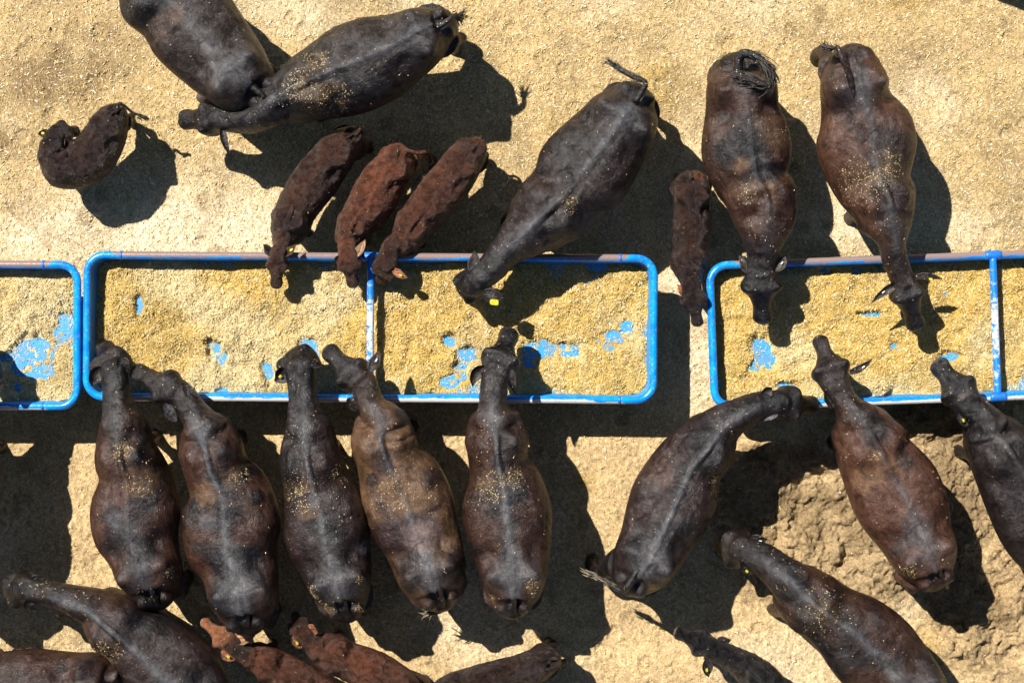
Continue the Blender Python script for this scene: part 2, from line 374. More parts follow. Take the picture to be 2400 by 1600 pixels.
def straw_cols(n, r, yellow=0.5):
    base = np.array([[0.62, 0.52, 0.33], [0.72, 0.64, 0.46], [0.52, 0.40, 0.19], [0.34, 0.26, 0.13], [0.20, 0.14, 0.07], [0.95, 0.90, 0.75]])
    ye = np.array([[0.58, 0.42, 0.12], [0.66, 0.50, 0.18], [0.44, 0.30, 0.07], [0.32, 0.22, 0.05], [0.78, 0.68, 0.38], [0.54, 0.46, 0.18]])
    i = r.choice(6, n, p=[.27, .2, .2, .15, .1, .08]); c = np.where((r.random(n) < yellow)[:, None], ye[i], base[i])
    return c * r.uniform(0.8, 1.15, (n, 1))
r = np.random.default_rng(5); n = 150000
fx = r.uniform(-5.0, 5.0, n); fy = r.uniform(-3.4, 3.4, n)
dens = 0.22 + 0.78 * sst(-0.9, 0.2, fy) + 0.3 * fbm(np.stack([fx, fy, 0 * fx], 1) * 2, 3, 90)
dens *= 1 - 0.85 * clodmask(fx, fy)
keep = r.random(n) < dens; fx, fy = fx[keep], fy[keep]; n = len(fx)
fz = ground_h(fx, fy) + r.uniform(0.002, 0.009, n)
cc = straw_cols(n, r, 0.38); gc2 = ground_col(fx, fy); cc = cc * 0.72 + gc2 * 0.38
V, Fq, C = flecks('straw_litter', np.stack([fx, fy, fz], 1), np.tile([0, 0, 1.0], (n, 1)), 0.008, 0.042, 0.0034, cc, 11)
o = mesh_obj('straw_litter', V, Fq, M_LIT, smooth=False, cols=C)
tag(o, 'pale chopped straw scattered over the bare dirt of the yard', 'straw', kind='stuff')

# ------------------------------------------------------------------ troughs
RZ = 0.65; TR = 0.035; LH = 5.02 / 2; WH = 1.255 / 2; CRN = 0.155; TRAY = 0.45
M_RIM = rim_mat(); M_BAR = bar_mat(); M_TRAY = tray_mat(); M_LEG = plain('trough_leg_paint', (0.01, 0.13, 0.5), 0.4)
M_FEED = ground_mat('chopped_feed', 1.25, 1.0, (0.6, 1.35))
def rrect(hx, hy, r_, n=8):
    P = []
    for cx, cy, a0 in ((hx - r_, hy - r_, 0), (-hx + r_, hy - r_, 90), (-hx + r_, -hy + r_, 180), (hx - r_, -hy + r_, 270)):
        for k in range(n + 1):
            a = math.radians(a0 + 90 * k / n); P.append((cx + r_ * math.cos(a), cy + r_ * math.sin(a)))
    return P
def make_trough():
    root = empty('feed_trough', (0, 0, 0))
    P = rrect(LH, WH, CRN); m = len(P); n = 14; V = []; Fs = []
    for i in range(m):
        p = np.array(P[i]); q = np.array(P[(i + 1) % m]) - np.array(P[i - 1]); q /= np.linalg.norm(q); nn = np.array([q[1], -q[0]])
        for j in range(n):
            a = 2 * math.pi * j / n; V.append((p[0] + nn[0] * TR * math.cos(a), p[1] + nn[1] * TR * math.cos(a), RZ + TR * math.sin(a)))
    for i in range(m):
        for j in range(n):
            Fs.append((i * n + j, ((i + 1) % m) * n + j, ((i + 1) % m) * n + (j + 1) % n, i * n + (j + 1) % n))
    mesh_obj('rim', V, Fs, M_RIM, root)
    for sx in (-1, 1):
        for sy in (-1, 1):
            x0 = sx * (LH - 0.30); A = Acc(); A.add(*tube([(x0 - .012, sy * WH, RZ), (x0 - .01, sy * WH, RZ), (x0 + .01, sy * WH, RZ), (x0 + .012, sy * WH, RZ)], [TR, TR + .004, TR + .004, TR], 16))
            mesh_obj('joint_collar', A.verts(), A.F, M_LEG, root)
    A = Acc(); rr = 0.032
    A.add(*tube([(0, -WH + .02, RZ + .002), (0, -WH + .05, RZ), (0, 0, RZ - .004), (0, WH - .05, RZ), (0, WH - .02, RZ + .002)], [rr, rr, rr, rr, rr], 14))
    mesh_obj('crossbar', A.verts(), A.F, M_BAR, root)
    for sy in (-1, 1):      # welded saddle where the bar meets the rim
        A = Acc(); A.add(*tube([(-.075, sy * WH, RZ), (-.05, sy * WH, RZ), (.05, sy * WH, RZ), (.075, sy * WH, RZ)], [TR + .001, TR + .007, TR + .007, TR + .001], 16))
        mesh_obj('saddle', A.verts(), A.F, M_LEG, root)
    # sheet steel tray: outer and inner skins
    o1 = rrect(LH, WH, CRN); i1 = rrect(LH - .004, WH - .004, CRN - .004); i0 = rrect(LH - .05, WH - .05, CRN - .02); o0 = rrect(LH - .046, WH - .046, CRN - .02)
    rings = [[(x, y, TRAY - .006) for x, y in o0], [(x, y, RZ) for x, y in o1], [(x, y, RZ) for x, y in i1], [(x, y, TRAY) for x, y in i0]]
    V = [p for rg in rings for p in rg]; Fs = []
    for k in range(3):
        for i in range(m): Fs.append((k * m + i, k * m + (i + 1) % m, (k + 1) * m + (i + 1) % m, (k + 1) * m + i))
    Fs.append(tuple(range(m))[::-1]); Fs.append(tuple(range(3 * m, 4 * m)))
    mesh_obj('tray', V, Fs, M_TRAY, root, smooth=False)
    for x0 in (-LH + .35, 0, LH - .35):
        for sy in (-1, 1):
            A = Acc(); A.add(*tube([(x0, sy * (WH - .12), TRAY - .008), (x0, sy * (WH - .10), .3), (x0, sy * (WH - .07), .012), (x0, sy * (WH - .07), -.01)], [.03, .03, .03, .06], 10))
            mesh_obj('leg', A.verts(), A.F, M_LEG, root)
    return root
def copy_tree(o, parent=None):
    c = o.copy(); COL.objects.link(c)
    if parent: c.parent = parent
    for ch in [q for q in bpy.data.objects if q.parent == o]: copy_tree(ch, c)
    return c
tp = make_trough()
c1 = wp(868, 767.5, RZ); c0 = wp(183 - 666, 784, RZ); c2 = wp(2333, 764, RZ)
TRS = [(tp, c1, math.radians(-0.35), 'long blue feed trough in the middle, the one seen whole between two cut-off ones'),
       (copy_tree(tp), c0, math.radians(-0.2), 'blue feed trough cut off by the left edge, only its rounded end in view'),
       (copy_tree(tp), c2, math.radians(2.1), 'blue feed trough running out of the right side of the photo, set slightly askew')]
def feed_holes(u, v, z=0.46):       # photograph positions of the bare blue patches
    L_ = [(327, 712, 10, 26), (503, 818, 18, 22), (518, 840, 12, 16), (722, 812, 22, 18), (740, 835, 14, 12), (628, 868, 12, 26), (520, 916, 14, 8), (1055, 798, 18, 14), (1098, 832, 24, 16), (1052, 895, 26, 16), (1080, 880, 18, 12), (1075, 858, 16, 12),
          (1265, 818, 46, 20), (1330, 820, 28, 16), (1240, 845, 18, 18), (1440, 790, 22, 16), (1470, 765, 16, 20), (1425, 810, 16, 12), (1785, 820, 22, 30), (1772, 858, 16, 14), (1800, 845, 18, 22), (2040, 737, 26, 7), (2100, 813, 14, 9), (2225, 835, 22, 12), (1845, 905, 22, 10), (1935, 634, 16, 8), (2010, 634, 14, 8),
          (80, 822, 44, 34), (55, 860, 30, 26), (95, 872, 34, 20), (148, 780, 22, 20), (42, 905, 10, 20), (15, 835, 22, 12), (1400, 626, 24, 10), (150, 755, 14, 18)]
    c, s = 0, 0; m = np.zeros(len(u))
    for (a, b, rx, ry) in L_: m = np.maximum(m, spot(u, v, a, b, rx * 1.05, ry * 1.05, z))
    return m
def feed_h(x, y, X, Y, k):          # local x,y ; world X,Y
    p = np.stack([X, Y, 0 * X], 1)
    z = 0.490 + 0.055 * fbm(p * 2.3, 3, 100 + k) + 0.040 * fbm(p * 5.5, 3, 105 + k) + 0.030 * fbm(p * 12, 3, 110) + 0.010 * fbm(p * 38, 3, 120)
    ridge = spot(X, Y, 600, 800, 260, 60, .46, 0.2) * 0.01 + spot(X, Y, 445, 745, 60, 14, .46, 0.6) * 0.02
    z = z + ridge
    e = np.minimum(WH - np.abs(y), LH - np.abs(x)); z = z - 0.02 * sst(0.14, 0.04, e)
    hm = feed_holes(X, Y); hm = np.clip(hm + .45 * fbm(p * 17, 3, 135) * sst(.03, .25, hm), 0, 1); q_ = sst(0.05, 0.5, hm); z = z * (1 - q_) + (TRAY + .003) * q_; z = z + hm.clip(0, .6) * (0.018 * fbm(p * 26, 3, 130) - .010)
    return z
for ti, (t, c, a, lab) in enumerate(TRS):
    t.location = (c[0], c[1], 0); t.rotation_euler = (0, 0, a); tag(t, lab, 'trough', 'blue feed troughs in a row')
    ca, sa = math.cos(a), math.sin(a)
    lx = np.arange(-LH + .028, LH - .027, 0.0125); ly = np.arange(-WH + .028, WH - .027, 0.0125)
    X, Y = np.meshgrid(lx, ly); lxx, lyy = X.ravel(), Y.ravel()
    wx_, wy_ = c[0] + lxx * ca - lyy * sa, c[1] + lxx * sa + lyy * ca
    z = feed_h(lxx, lyy, wx_, wy_, ti)
    dxx = np.abs(lxx) - (LH - CRN - .03); dyy = np.abs(lyy) - (WH - CRN - .03)
    out = (dxx > 0) & (dyy > 0) & (np.hypot(dxx, dyy) > CRN - .012)
    idx = np.arange(len(lxx)).reshape(len(ly), len(lx))
    Fq = np.stack([idx[:-1, :-1].ravel(), idx[:-1, 1:].ravel(), idx[1:, 1:].ravel(), idx[1:, :-1].ravel()], 1)
    Fq = Fq[~out[Fq].any(1)]
    p = np.stack([wx_, wy_, 0 * wx_], 1)
    cy = np.array([0.52, 0.345, 0.085]); cpal = np.array([0.60, 0.49, 0.28]); cdk = np.array([0.32, 0.21, 0.055])
    def feed_col(wx_, wy_, lyy, lxx, ti=ti):
        p = np.stack([wx_, wy_, 0 * wx_], 1)
        a1 = sst(-0.05, 0.4, fbm(p * 1.6, 3, 150) + 0.2 * sst(-0.25, -0.6, lyy) + 0.25 * (ti == 1) - 0.12 * (ti == 2) + .5 * spot(wx_, wy_, 780, 690, 110, 110, .46) + .45 * spot(wx_, wy_, 470, 690, 150, 70, .46) + .4 * spot(wx_, wy_, 650, 880, 160, 50, .46) - .3 * spot(wx_, wy_, 300, 740, 130, 120, .46) - .25 * spot(wx_, wy_, 1250, 700, 350, 90, .46))[:, None]
        c_ = cy * (1 - a1) + cpal * a1
        a2 = sst(0.05, 0.4, fbm(p * 3.2, 3, 160) + 0.2 * spot(wx_, wy_, 330, 830, 200, 80, .46))[:, None] * 0.6
        return c_ * (1 - a2) + cdk * a2
    fc = feed_col(wx_, wy_, lyy, lxx)
    used = np.zeros(len(lxx), bool); used[Fq.ravel()] = True
    remap = np.cumsum(used) - 1
    o = mesh_obj('chopped_feed', np.stack([wx_, wy_, z], 1)[used], remap[Fq], M_FEED, cols=np.hstack([fc, np.ones((len(fc), 1))])[used])
    tag(o, ['golden chopped hay filling the middle trough, eaten down to blue patches', 'thin pale chopped feed with a big bare blue patch in the left trough', 'deep yellow chopped feed filling the right-hand trough'][ti], 'feed', kind='stuff')
    n = 52000; rx = r.uniform(-LH + .05, LH - .05, n); ry = r.uniform(-WH + .05, WH - .05, n)
    X, Y = c[0] + rx * ca - ry * sa, c[1] + rx * sa + ry * ca
    hm = feed_holes(X, Y); keep = (r.random(n) > np.minimum(hm * 1.5, .9)) & (np.abs(X) < 5.0); rx, ry, X, Y = rx[keep], ry[keep], X[keep], Y[keep]; n = len(rx)
    z = np.maximum(feed_h(rx, ry, X, Y, ti), TRAY) + r.uniform(0.002, 0.012, n)
    V, Fq, C = flecks('f', np.stack([X, Y, z], 1), np.tile([0, 0, 1.0], (n, 1)), 0.008, 0.040, 0.0030, straw_cols(n, r, 0.65) * 0.65 + feed_col(X, Y, ry, rx) * 0.38, 30 + ti)
    o = mesh_obj('loose_straw', V, Fq, M_LIT, smooth=False, cols=C)
    tag(o, ['loose straw blades strewn over the feed of the middle trough', 'loose straw blades strewn over the feed of the left trough', 'loose straw blades strewn over the feed of the right-hand trough'][ti], 'straw', kind='stuff')

# ------------------------------------------------------------------ cattle
BLACK = np.array([0.0065, 0.0055, 0.0060]); BROWN = np.array([0.047, 0.0215, 0.0125]); DBROWN = np.array([0.0155, 0.0085, 0.0075])
GREY = np.array([0.058, 0.063, 0.072]); RUST = np.array([0.115, 0.042, 0.020]); DUST = np.array([0.15, 0.105, 0.052]); TANB = np.array([0.11, 0.064, 0.032])
PT = {0: (1.15, .92), 1: (1.22, .74), 2: (1.28, .64), 3: (1.27, .57), 4: (1.25, .50), 5: (1.245, .48), 6: (1.25, .52), 6.5: (1.26, .55), 7: (1.285, .56), 8: (1.25, .70)}
ALLC = []
def cattle(kind, label, st, poll, muz, pz, k=1.0, hs=1.0, base=BLACK, mixc=BROWN, mixa=0.3, stripe=0.5, ears=(), tail=None, switch=None,
           patches=(), dust=(), hoof=None, headw=1.0, legs=True, muzcol=None, headcol=None, swmat=None, hz_neck=1.0, seed=0, flk=0, horns=()):
    """st: list of (u, crop, x, y, halfwidth) ; poll, muz: (crop, x, y, halfwidth) ; pz: poll height in m ; k: height scale"""
    calf = kind == 'calf'
    us, C, Wd, Hd = [], [], [], []
    for (u, c, x, y, w) in st:
        ox, oy, s = CR[c]
        if u <= 8:
            t_, b_ = herm(list(PT.keys()), np.array(list(PT.values())), np.array([float(u)]))[0] * k
            zc = (t_ + b_) / 2; hh = (t_ - b_) / 2
        else:       # neck
            f = (u - 8) / 3.0; z8 = 0.98 * k; zc = z8 * (1 - f) + (pz - 0.02) * f
            hh = (0.25 * (1 - f) + 0.13 * f) * k * hz_neck
        q = px(c, x, y); us.append(u); C.append(wp(q[0], q[1], zc)); Wd.append(ww(w / s, zc)); Hd.append(hh)
        if u == 0: Wd[-1] *= .7; Hd[-1] *= .75
    pq = px(*poll[:3]); mq = px(*muz[:3])
    P0 = wp(pq[0], pq[1], pz); HL = 0.47 * hs
    M0 = wp(mq[0], mq[1], pz - .15); dxy = np.linalg.norm((M0 - P0)[:2])
    if dxy > HL: HL = dxy * 1.03
    dz = math.sqrt(max(HL * HL - dxy * dxy, 0.0)); mz = pz - dz
    M0 = wp(mq[0], mq[1], mz)
    pw = ww(poll[3] / CR[poll[0]][2], pz); mw = ww(muz[3] / CR[muz[0]][2], mz)
    dirh = M0 - P0
    for u, f, w_, h_ in ((11, 0, pw * .98, .115), (11.7, .16, pw * 1.12, .14), (12.2, .33, pw * 1.24 * headw, .145), (12.7, .48, (pw * .6 + mw * .5), .125), (13.2, .66, mw * 1.06, .10), (13.6, .82, mw * 1.16, .09), (13.9, .92, mw * 1.08, .078), (14.1, .975, mw * .78, .055), (14.2, 1.01, mw * .28, .02)):
        us.append(u); C.append(P0 + dirh * f); Wd.append(w_); Hd.append(h_ * hs)
    us = np.array(us, float); C = np.array(C); order = np.argsort(us); us = us[order]; C = C[order]; Wd = np.array(Wd)[order]; Hd = np.array(Hd)[order]
    q = np.concatenate([np.linspace(a, b, 5)[:-1] for a, b in zip(us[:-1], us[1:])] + [us[-1:]])
    Cd = herm(us, C, q); wd = np.maximum(herm(us, Wd, q), .01); hd = np.maximum(herm(us, Hd, q), .01)
    T, Sd, U = frames(Cd)
    A = Acc(); A.add(*loft(Cd, Sd, U, wd, hd, 28, 0.93, np.interp(q, [0, 1, 2, 3, 5, 6.3, 7.2, 8.5, 11], [.05, .05, 0, .08, .06, .1, .2, .12, 0])))
    def at(u):
        i = np.argmin(np.abs(q - u)); return Cd[i], T[i], Sd[i], wd[i]
    # withers, crest and haunch masses fused into the trunk
    def blob(c, rx, ax, n=10):
        th = np.linspace(-np.pi / 2, np.pi / 2, n); Tt = np.array(ax) / np.linalg.norm(ax)
        Cc = c + Tt[None] * (np.sin(th) * rx[0])[:, None]; Sx = np.cross(Tt, [0, 0, 1.0]); Sx /= np.linalg.norm(Sx) + 1e-9
        Ux = np.cross(Sx, Tt); m = len(Cc); cs = np.maximum(np.cos(th), .02)
        A.add(*loft(Cc, np.tile(Sx, (m, 1)), np.tile(Ux, (m, 1)), rx[1] * cs, rx[2] * cs, 14))
    flat = lambda v: np.array([v[0], v[1], 0.0]) / (np.linalg.norm(v[:2]) + 1e-9)
    legc = []
    for (u, fr) in ((1.25, 0), (7.0, 1)):
        c, t, s, w = at(u); f = flat(t); s = flat(s)
        for sg in (-1, 1):
            lat = s * sg * min(w * 0.52, 0.17 * k + .02)
            j = rng.normal(0, .03 * k, 2)
            if fr:
                zz = [.78, .62, .42, .36, .2, .10, .05, .0]; fo = [.0, 0, .02, .03, .01, .02, .03, .04]; rr_ = [.12, .095, .06, .062, .038, .048, .052, .062]
            else:
                zz = [.86, .68, .52, .44, .25, .10, .05, .0]; fo = [.05, .04, -.06, -.12, -.10, -.07, -.05, -.04]; rr_ = [.16, .13, .07, .06, .042, .050, .055, .064]
            tg = np.zeros(3)
            for (cp, hx, hy, ux) in (hoof or ()):
                qx = px(cp, hx, hy); g0 = wp(qx[0], qx[1], .05); g0[2] = 0
                if abs(ux - u) < 1.5 and np.dot(g0 - c, s) * sg > 0: tg = g0 - (np.array([c[0], c[1], 0]) + lat)
            Pp = [np.array([c[0], c[1], 0]) + lat + tg * min(1, max(0, (.85 - z_) / .75)) + f * (fo_ * k + j[0] * (1 - z_)) + s * j[1] * (1 - z_) * .7 + np.array([0, 0, z_ * k + .012]) for z_, fo_ in zip(zz, fo)]
            Pp = smooth_path(Pp, 3); rr2 = np.interp(np.linspace(0, 1, len(Pp)), np.linspace(0, 1, len(rr_)), rr_) * (k if not calf else k * 1.0)
            m = len(Pp); A.add(*loft(Pp, np.tile(s, (m, 1)), np.tile(f, (m, 1)), rr2, rr2 * 1.12, 12))
            legc.append(Pp[-1])
            if not fr: blob(np.array([c[0], c[1], .93 * k]) + lat * .75 + f * .07 * k, (.22 * k, min(.13 * k, w * .5), .23 * k), (f * 1.0 + np.array([0, 0, -.25])))
            else: blob(np.array([c[0], c[1], .90 * k]) + s * sg * w * .5 + f * .02, (.20 * k, w * .46, .28 * k), (f * .6 + np.array([0, 0, .5])))
    tmp = bpy.data.meshes.new('t'); tmp.from_pydata([tuple(v) for v in A.verts()], [], A.F)
    to = bpy.data.objects.new('t', tmp); COL.objects.link(to)
    md = to.modifiers.new('r', 'REMESH'); md.mode = 'VOXEL'; md.voxel_size = 0.0145 if not calf else 0.011
    sm = to.modifiers.new('s', 'SMOOTH'); sm.factor = 0.5; sm.iterations = 5 if not calf else 4
    dg = bpy.context.evaluated_depsgraph_get(); dg.update(); ev = to.evaluated_get(dg).to_mesh()
    n = len(ev.vertices); V = np.empty(n * 3, np.float32); ev.vertices.foreach_get('co', V); V = V.reshape(-1, 3).astype(float)
    N = np.empty(n * 3, np.float32); ev.vertices.foreach_get('normal', N); N = N.reshape(-1, 3)
    nl = len(ev.loops); li = np.empty(nl, np.int32); ev.loops.foreach_get('vertex_index', li); Fq = li.reshape(-1, 4)
    to.evaluated_get(dg).to_mesh_clear(); bpy.data.objects.remove(to); bpy.data.meshes.remove(tmp)
    # body coordinates
    wgt = np.array([1, 1, .35])
    D = ((V[:, None, :] - Cd[None]) * wgt[None, None]); D2 = (D ** 2).sum(2) / (wd[None] ** 2 * .5 + .01); i = D2.argmin(1)
    rel = V - Cd[i]; uu = q[i] + np.clip((rel * T[i]).sum(1) / .12, -.5, .5) * 0.5; tt = (rel * Sd[i]).sum(1) / wd[i]; hh = (rel * U[i]).sum(1) / hd[i]
    arc = np.concatenate([[0], np.cumsum(np.linalg.norm(np.diff(Cd, axis=0), axis=1))])
    wq = np.exp(-(D2 - D2.min(1)[:, None]) / (.035 if not calf else .03)); wq /= wq.sum(1)[:, None]      # blend neighbouring rings so nothing steps
    relA = V[:, None, :] - Cd[None]; ax_ = np.einsum('nkc,kc->nk', relA, T); sarc = (wq * (arc[None] + ax_)).sum(1)
    tt = (wq * np.einsum('nkc,kc->nk', relA, Sd) / wd[None]).sum(1); hh = (wq * np.einsum('nkc,kc->nk', relA, U) / hd[None]).sum(1)
    uu = np.clip(np.interp(sarc, arc, q), 0, 14.2)
    up = np.clip(hh, 0, 1)
    gs = lambda a, b, su, stt: np.exp(-((uu - a) / su) ** 2 - ((np.abs(tt) - b) / stt) ** 2)
    ps = V + seed * 3.1; d = np.zeros(n); bd = (sst(9.2, 8.0, uu)) * sst(-.1, .3, hh)
    bn = 1.0 if not calf else 1.35
    d += .010 * (.8 + .5 * vn(ps * 5, 77)) * np.exp(-(tt / .06) ** 2) * sst(.3, 1.5, uu) * sst(9, 7, uu) - .005 * np.exp(-((np.abs(tt) - .16) / .09) ** 2) * sst(1.5, 2.5, uu) * sst(8, 6, uu)
    d += .058 * gs(2.15, .58, .36, .18) - .052 * gs(3.05, .60, .55, .27) - .012 * gs(1.25, .75, .45, .3) + .012 * gs(2.1, .3, .25, .35) + .034 * gs(.35, .55, .4, .25) - .022 * gs(.7, .16, .7, .10) + .018 * np.exp(-((uu - .6) / .5) ** 2 - (tt / .14) ** 2)
    d += .042 * gs(7.15, .5, .5, .17) - .020 * gs(7.1, .18, .6, .07) - .030 * gs(6.3, .65, .32, .42) + .012 * gs(4.6, .75, 1.2, .3) - .034 * gs(8.05, .55, .28, .3) + .016 * gs(7.0, .85, .4, .25)
    d += .0006 * np.sin(uu * 15 + tt * 2 + 5 * vn(ps * 3, 3)) * gs(4.8, .7, 1.0, .3)
    d *= bd * k * (1.0 if not calf else 1.15)
    fu = np.stack([sarc * 1.0, tt * wd[i], hh * .3], 1)
    sm_ = .62 if not calf else 1.0; d += bd * (.020 * fbm(ps * 3.4, 3, seed) + sm_ * .010 * fbm(ps * 9, 3, seed + 3) * bn + sm_ * .0045 * fbm(ps * 22, 3, seed + 5) * bn)
    d += (uu > 8) * (.006 * fbm(ps * 14, 3, seed + 7) + 0) + .0018 * np.sin(sarc * 75 + np.abs(tt) * 3 + 5 * vn(ps * 5, 9)) * sst(10.8, 10.0, uu) * sst(7.5, 8.3, uu) * sst(.1, .5, np.abs(tt)) * (hh > -.2)
    if calf: d += .006 * fbm(ps * 26, 3, seed + 11)
    hsk = sst(11, 11.6, uu)
    d += hsk * (.018 * gs(12.1, .8, .28, .3) - .012 * np.exp(-((uu - 12.9) / .4) ** 2 - (tt / .4) ** 2) - .014 * gs(13.85, .5, .09, .16) + .010 * gs(13.85, .7, .2, .25) + .022 * np.exp(-((uu - 11.15) / .25) ** 2 - (tt / .4) ** 2) - .014 * np.exp(-((uu - 11.75) / .3) ** 2 - (tt / .45) ** 2) + .02 * gs(12.15, .75, .2, .2)) * hs
    V = V + N * d[:, None]
    # colour of the coat
    nz = fbm(ps * 2.3, 3, seed + 20); n2 = fbm(ps * 6.5, 3, seed + 30)
    isb = sst(9.5, 8, uu); pn0 = fbm(ps * 4, 3, seed + 50)
    a = np.clip(mixa * 1.5 * sst(-.35, .35, nz + .45 * n2 + .35 * (np.abs(tt) - .45)), 0, 1) * (0.25 + .75 * isb) * sst(.0, 1.6, uu)
    c = base * (1 - a[:, None]) + mixc * a[:, None]
    if stripe > 0:  # grey spine band: dust, plus the hair's sky sheen painted into the coat
        s_ = 1.15 * stripe * np.exp(-(tt / (.09 + .14 * sst(4.5, 1.0, uu) + .22 * sst(7, 8.5, uu))) ** 2) * sst(.2, 1.5, uu) * sst(10.5, 8.5, uu) * sst(-.5, .25, n2 + .25) * (hh > 0)
        s_ += stripe * .5 * gs(2.3, .35, .6, .35) * isb
        s_ = np.clip(s_, 0, 1)[:, None]; c = c * (1 - s_) + GREY * s_
    du = np.full(n, 0.008 + .05 * flk) * isb * (hh > .15) * sst(-.1, .4, pn0) + .03 * (uu > 8) * (hh > .4)
    pn = .5 * fbm(ps * 11, 3, seed + 40)
    for (cp, x, y, r_, colr, st_) in patches:
        qx = px(cp, x, y); w0 = wp(qx[0], qx[1], 1.1 * k); rw = r_ / CR[cp][2] / 270.0
        m_ = st_ * sst(1.1, .55, np.hypot(V[:, 0] - w0[0], V[:, 1] - w0[1]) / rw + pn * 1.1) * (hh > -.2); m_ = m_[:, None]; c = c * (1 - m_) + np.array(colr) * m_
    for (cp, x, y, r_, st_) in dust:
        qx = px(cp, x, y); w0 = wp(qx[0], qx[1], 1.1 * k); rw = r_ / CR[cp][2] / 270.0
        m_ = sst(1.5, .15, np.hypot(V[:, 0] - w0[0], V[:, 1] - w0[1]) / rw + pn * 1.6) * (hh > -.1); du += m_ * st_
        m2 = (m_ * min(st_, 1) * .75 * sst(-.25, .25, pn * 2 + .5 * pn0))[:, None]; c = c * (1 - m2) + DUST * m2
    if headcol is not None:
        m_ = (sst(10.8, 12.2, uu) * .8)[:, None]; c = c * (1 - m_) + np.array(headcol) * m_
    mc = np.array(muzcol) if muzcol is not None else np.array([.085, .08, .075])
    m_ = (sst(13.9, 14.15, uu) * .8)[:, None]; c = c * (1 - m_) + mc * m_
    c = c * (1 - (.38 if not calf else .15) * sst(8.6, 10.5, uu))[:, None]
    leg = (V[:, 2] < .07)[:, None] * .8; c = c * (1 - leg) + np.array([.03, .024, .02]) * leg
    c = c * .84
    col4 = np.hstack([c, np.clip(du, 0, 1)[:, None]])
    VV = [V]; FF = [Fq]; CC = [col4]; UV = [fu]; nv = n
    def addq(Vx, Fx, cx, uvx):
        nonlocal nv
        quads = []
        for f_ in Fx: quads.append(list(f_) if len(f_) == 4 else None)
        return
    # ears (thin cupped leaves) and tail
    EV, EF, EC, EU = [], [], [], []; en = 0
    def push(Vx, Fx, cx, uvx):
        nonlocal en
        EV.append(Vx); EF.extend([tuple(i_ + en for i_ in f_) for f_ in Fx]); EC.append(cx); EU.append(uvx); en += len(Vx)
    tags = []
    for e in ears:
        (cp, bx, by, tx, ty, wid) = e[:6]; opt = e[6] if len(e) > 6 else {}
        bq = px(cp, bx, by); tq = px(cp, tx, ty); ze = pz - .01 + opt.get('dz', 0); B = wp(bq[0], bq[1], ze); Tp = wp(tq[0], tq[1], ze - opt.get('drop', .03)); Tp = B + (Tp - B) * 1.12; B = B + np.array([0, 0, .075 if not calf else .035]); Tp = Tp + np.array([0, 0, .04 if not calf else .02])
        hdv = P0.copy(); hdv[2] = ze; inn = (hdv - B); inn /= np.linalg.norm(inn) + 1e-9
        B = B + inn * .018
        f = np.linspace(0, 1, 11); bend = np.cross(Tp - B, [0, 0, 1.0]); bend *= opt.get('bend', .12)
        Pc = B[None] * (1 - f[:, None]) + Tp[None] * f[:, None] + bend[None] * (f * (1 - f) * 4)[:, None] * .5 + np.array([0, 0, .02])[None] * (np.sin(f * 3.14))[:, None]
        wv = np.interp(f, [0, .15, .38, .70, .90, 1], [.55, .85, 1, .62, .22, .03]) * ww(wid / CR[cp][2], ze) * (1.6 if not calf else 1.35)
        Te, Se, Ue = frames(Pc); roll = opt.get('roll', .25); Sr = Se * math.cos(roll) + Ue * math.sin(roll); Ur = -Se * math.sin(roll) + Ue * math.cos(roll)
        na = 9; Vx = []; cx = []
        oc = c[np.argmin(((V - B) ** 2).sum(1))] * .9; ic = np.array(opt.get('inner', (.022, .018, .017))); oc = oc * 1.6 + .006
        for side in (0, 1):
            for a_ in range(11):
                for b_ in range(na):
                    tb = -1 + 2 * b_ / (na - 1); cup = (tb * tb - .5) * wv[a_] * .6
                    Vx.append(Pc[a_] + Sr[a_] * wv[a_] * tb + Ur[a_] * (cup + (-.008 * math.sqrt(max(0, 1 - tb * tb)) - .002 if side else 0)))
                    hair = .6 + .4 * math.sin(b_ * 2.1 + a_)
                    cc_ = (ic * hair * (1 - .45 * abs(tb) ** 3) + (oc + .03) * abs(tb) ** 4) if not side else oc
                    cx.append((*cc_, .05))
        Fx = []
        for a_ in range(10):
            for b_ in range(na - 1):
                v0 = a_ * na + b_; Fx.append((v0, v0 + 1, v0 + na + 1, v0 + na)); v1 = v0 + 11 * na; Fx.append((v1 + na, v1 + na + 1, v1 + 1, v1))
            for b_ in (0, na - 1):
                v0 = a_ * na + b_; Fx.append((v0, v0 + na, v0 + na + 11 * na, v0 + 11 * na))
        for b_ in range(na - 1):
            v0 = 10 * na + b_; Fx.append((v0, v0 + 1, v0 + 1 + 11 * na, v0 + 11 * na))
        Vx = np.array(Vx); push(Vx, Fx, np.array(cx), Vx * .6)
        if opt.get('tag'):
            tags.append((Pc[5] + Ur[5] * .014 + Sr[5] * wv[5] * opt.get('toff', .2), Te[5], Sr[5], Ur[5], opt['tag']))
    tl = None
    if tail:
        Pp = []
        for j_, (cp, x, y, z) in enumerate(tail): qx = px(cp, x, y); Pp.append(wp(qx[0], qx[1], z - (.055, .015)[j_] * k if j_ < 2 else z))
        tl = smooth_path(Pp, 6); m = len(tl); rt = np.interp(np.linspace(0, 1, m), [0, .15, .5, 1], [.032, .028, .021, .014]) * (1 if not calf else .62) * (1.6 if switch and len(switch) > 3 and switch[3] > 300 else 1)
        Vx, Fx = tube(tl, rt, 10); oc = base * .8 if not calf else c[(uu < 2)].mean(0) * .9
        push(Vx, Fx, np.tile([*oc, .12], (len(Vx), 1)), np.stack([Vx[:, 0] * .3, Vx[:, 1] * .3, Vx[:, 2]], 1))
    root_c = at(4)[0]
    root = empty('cow' if not calf else 'calf', (float(root_c[0]), float(root_c[1]), 0.0))
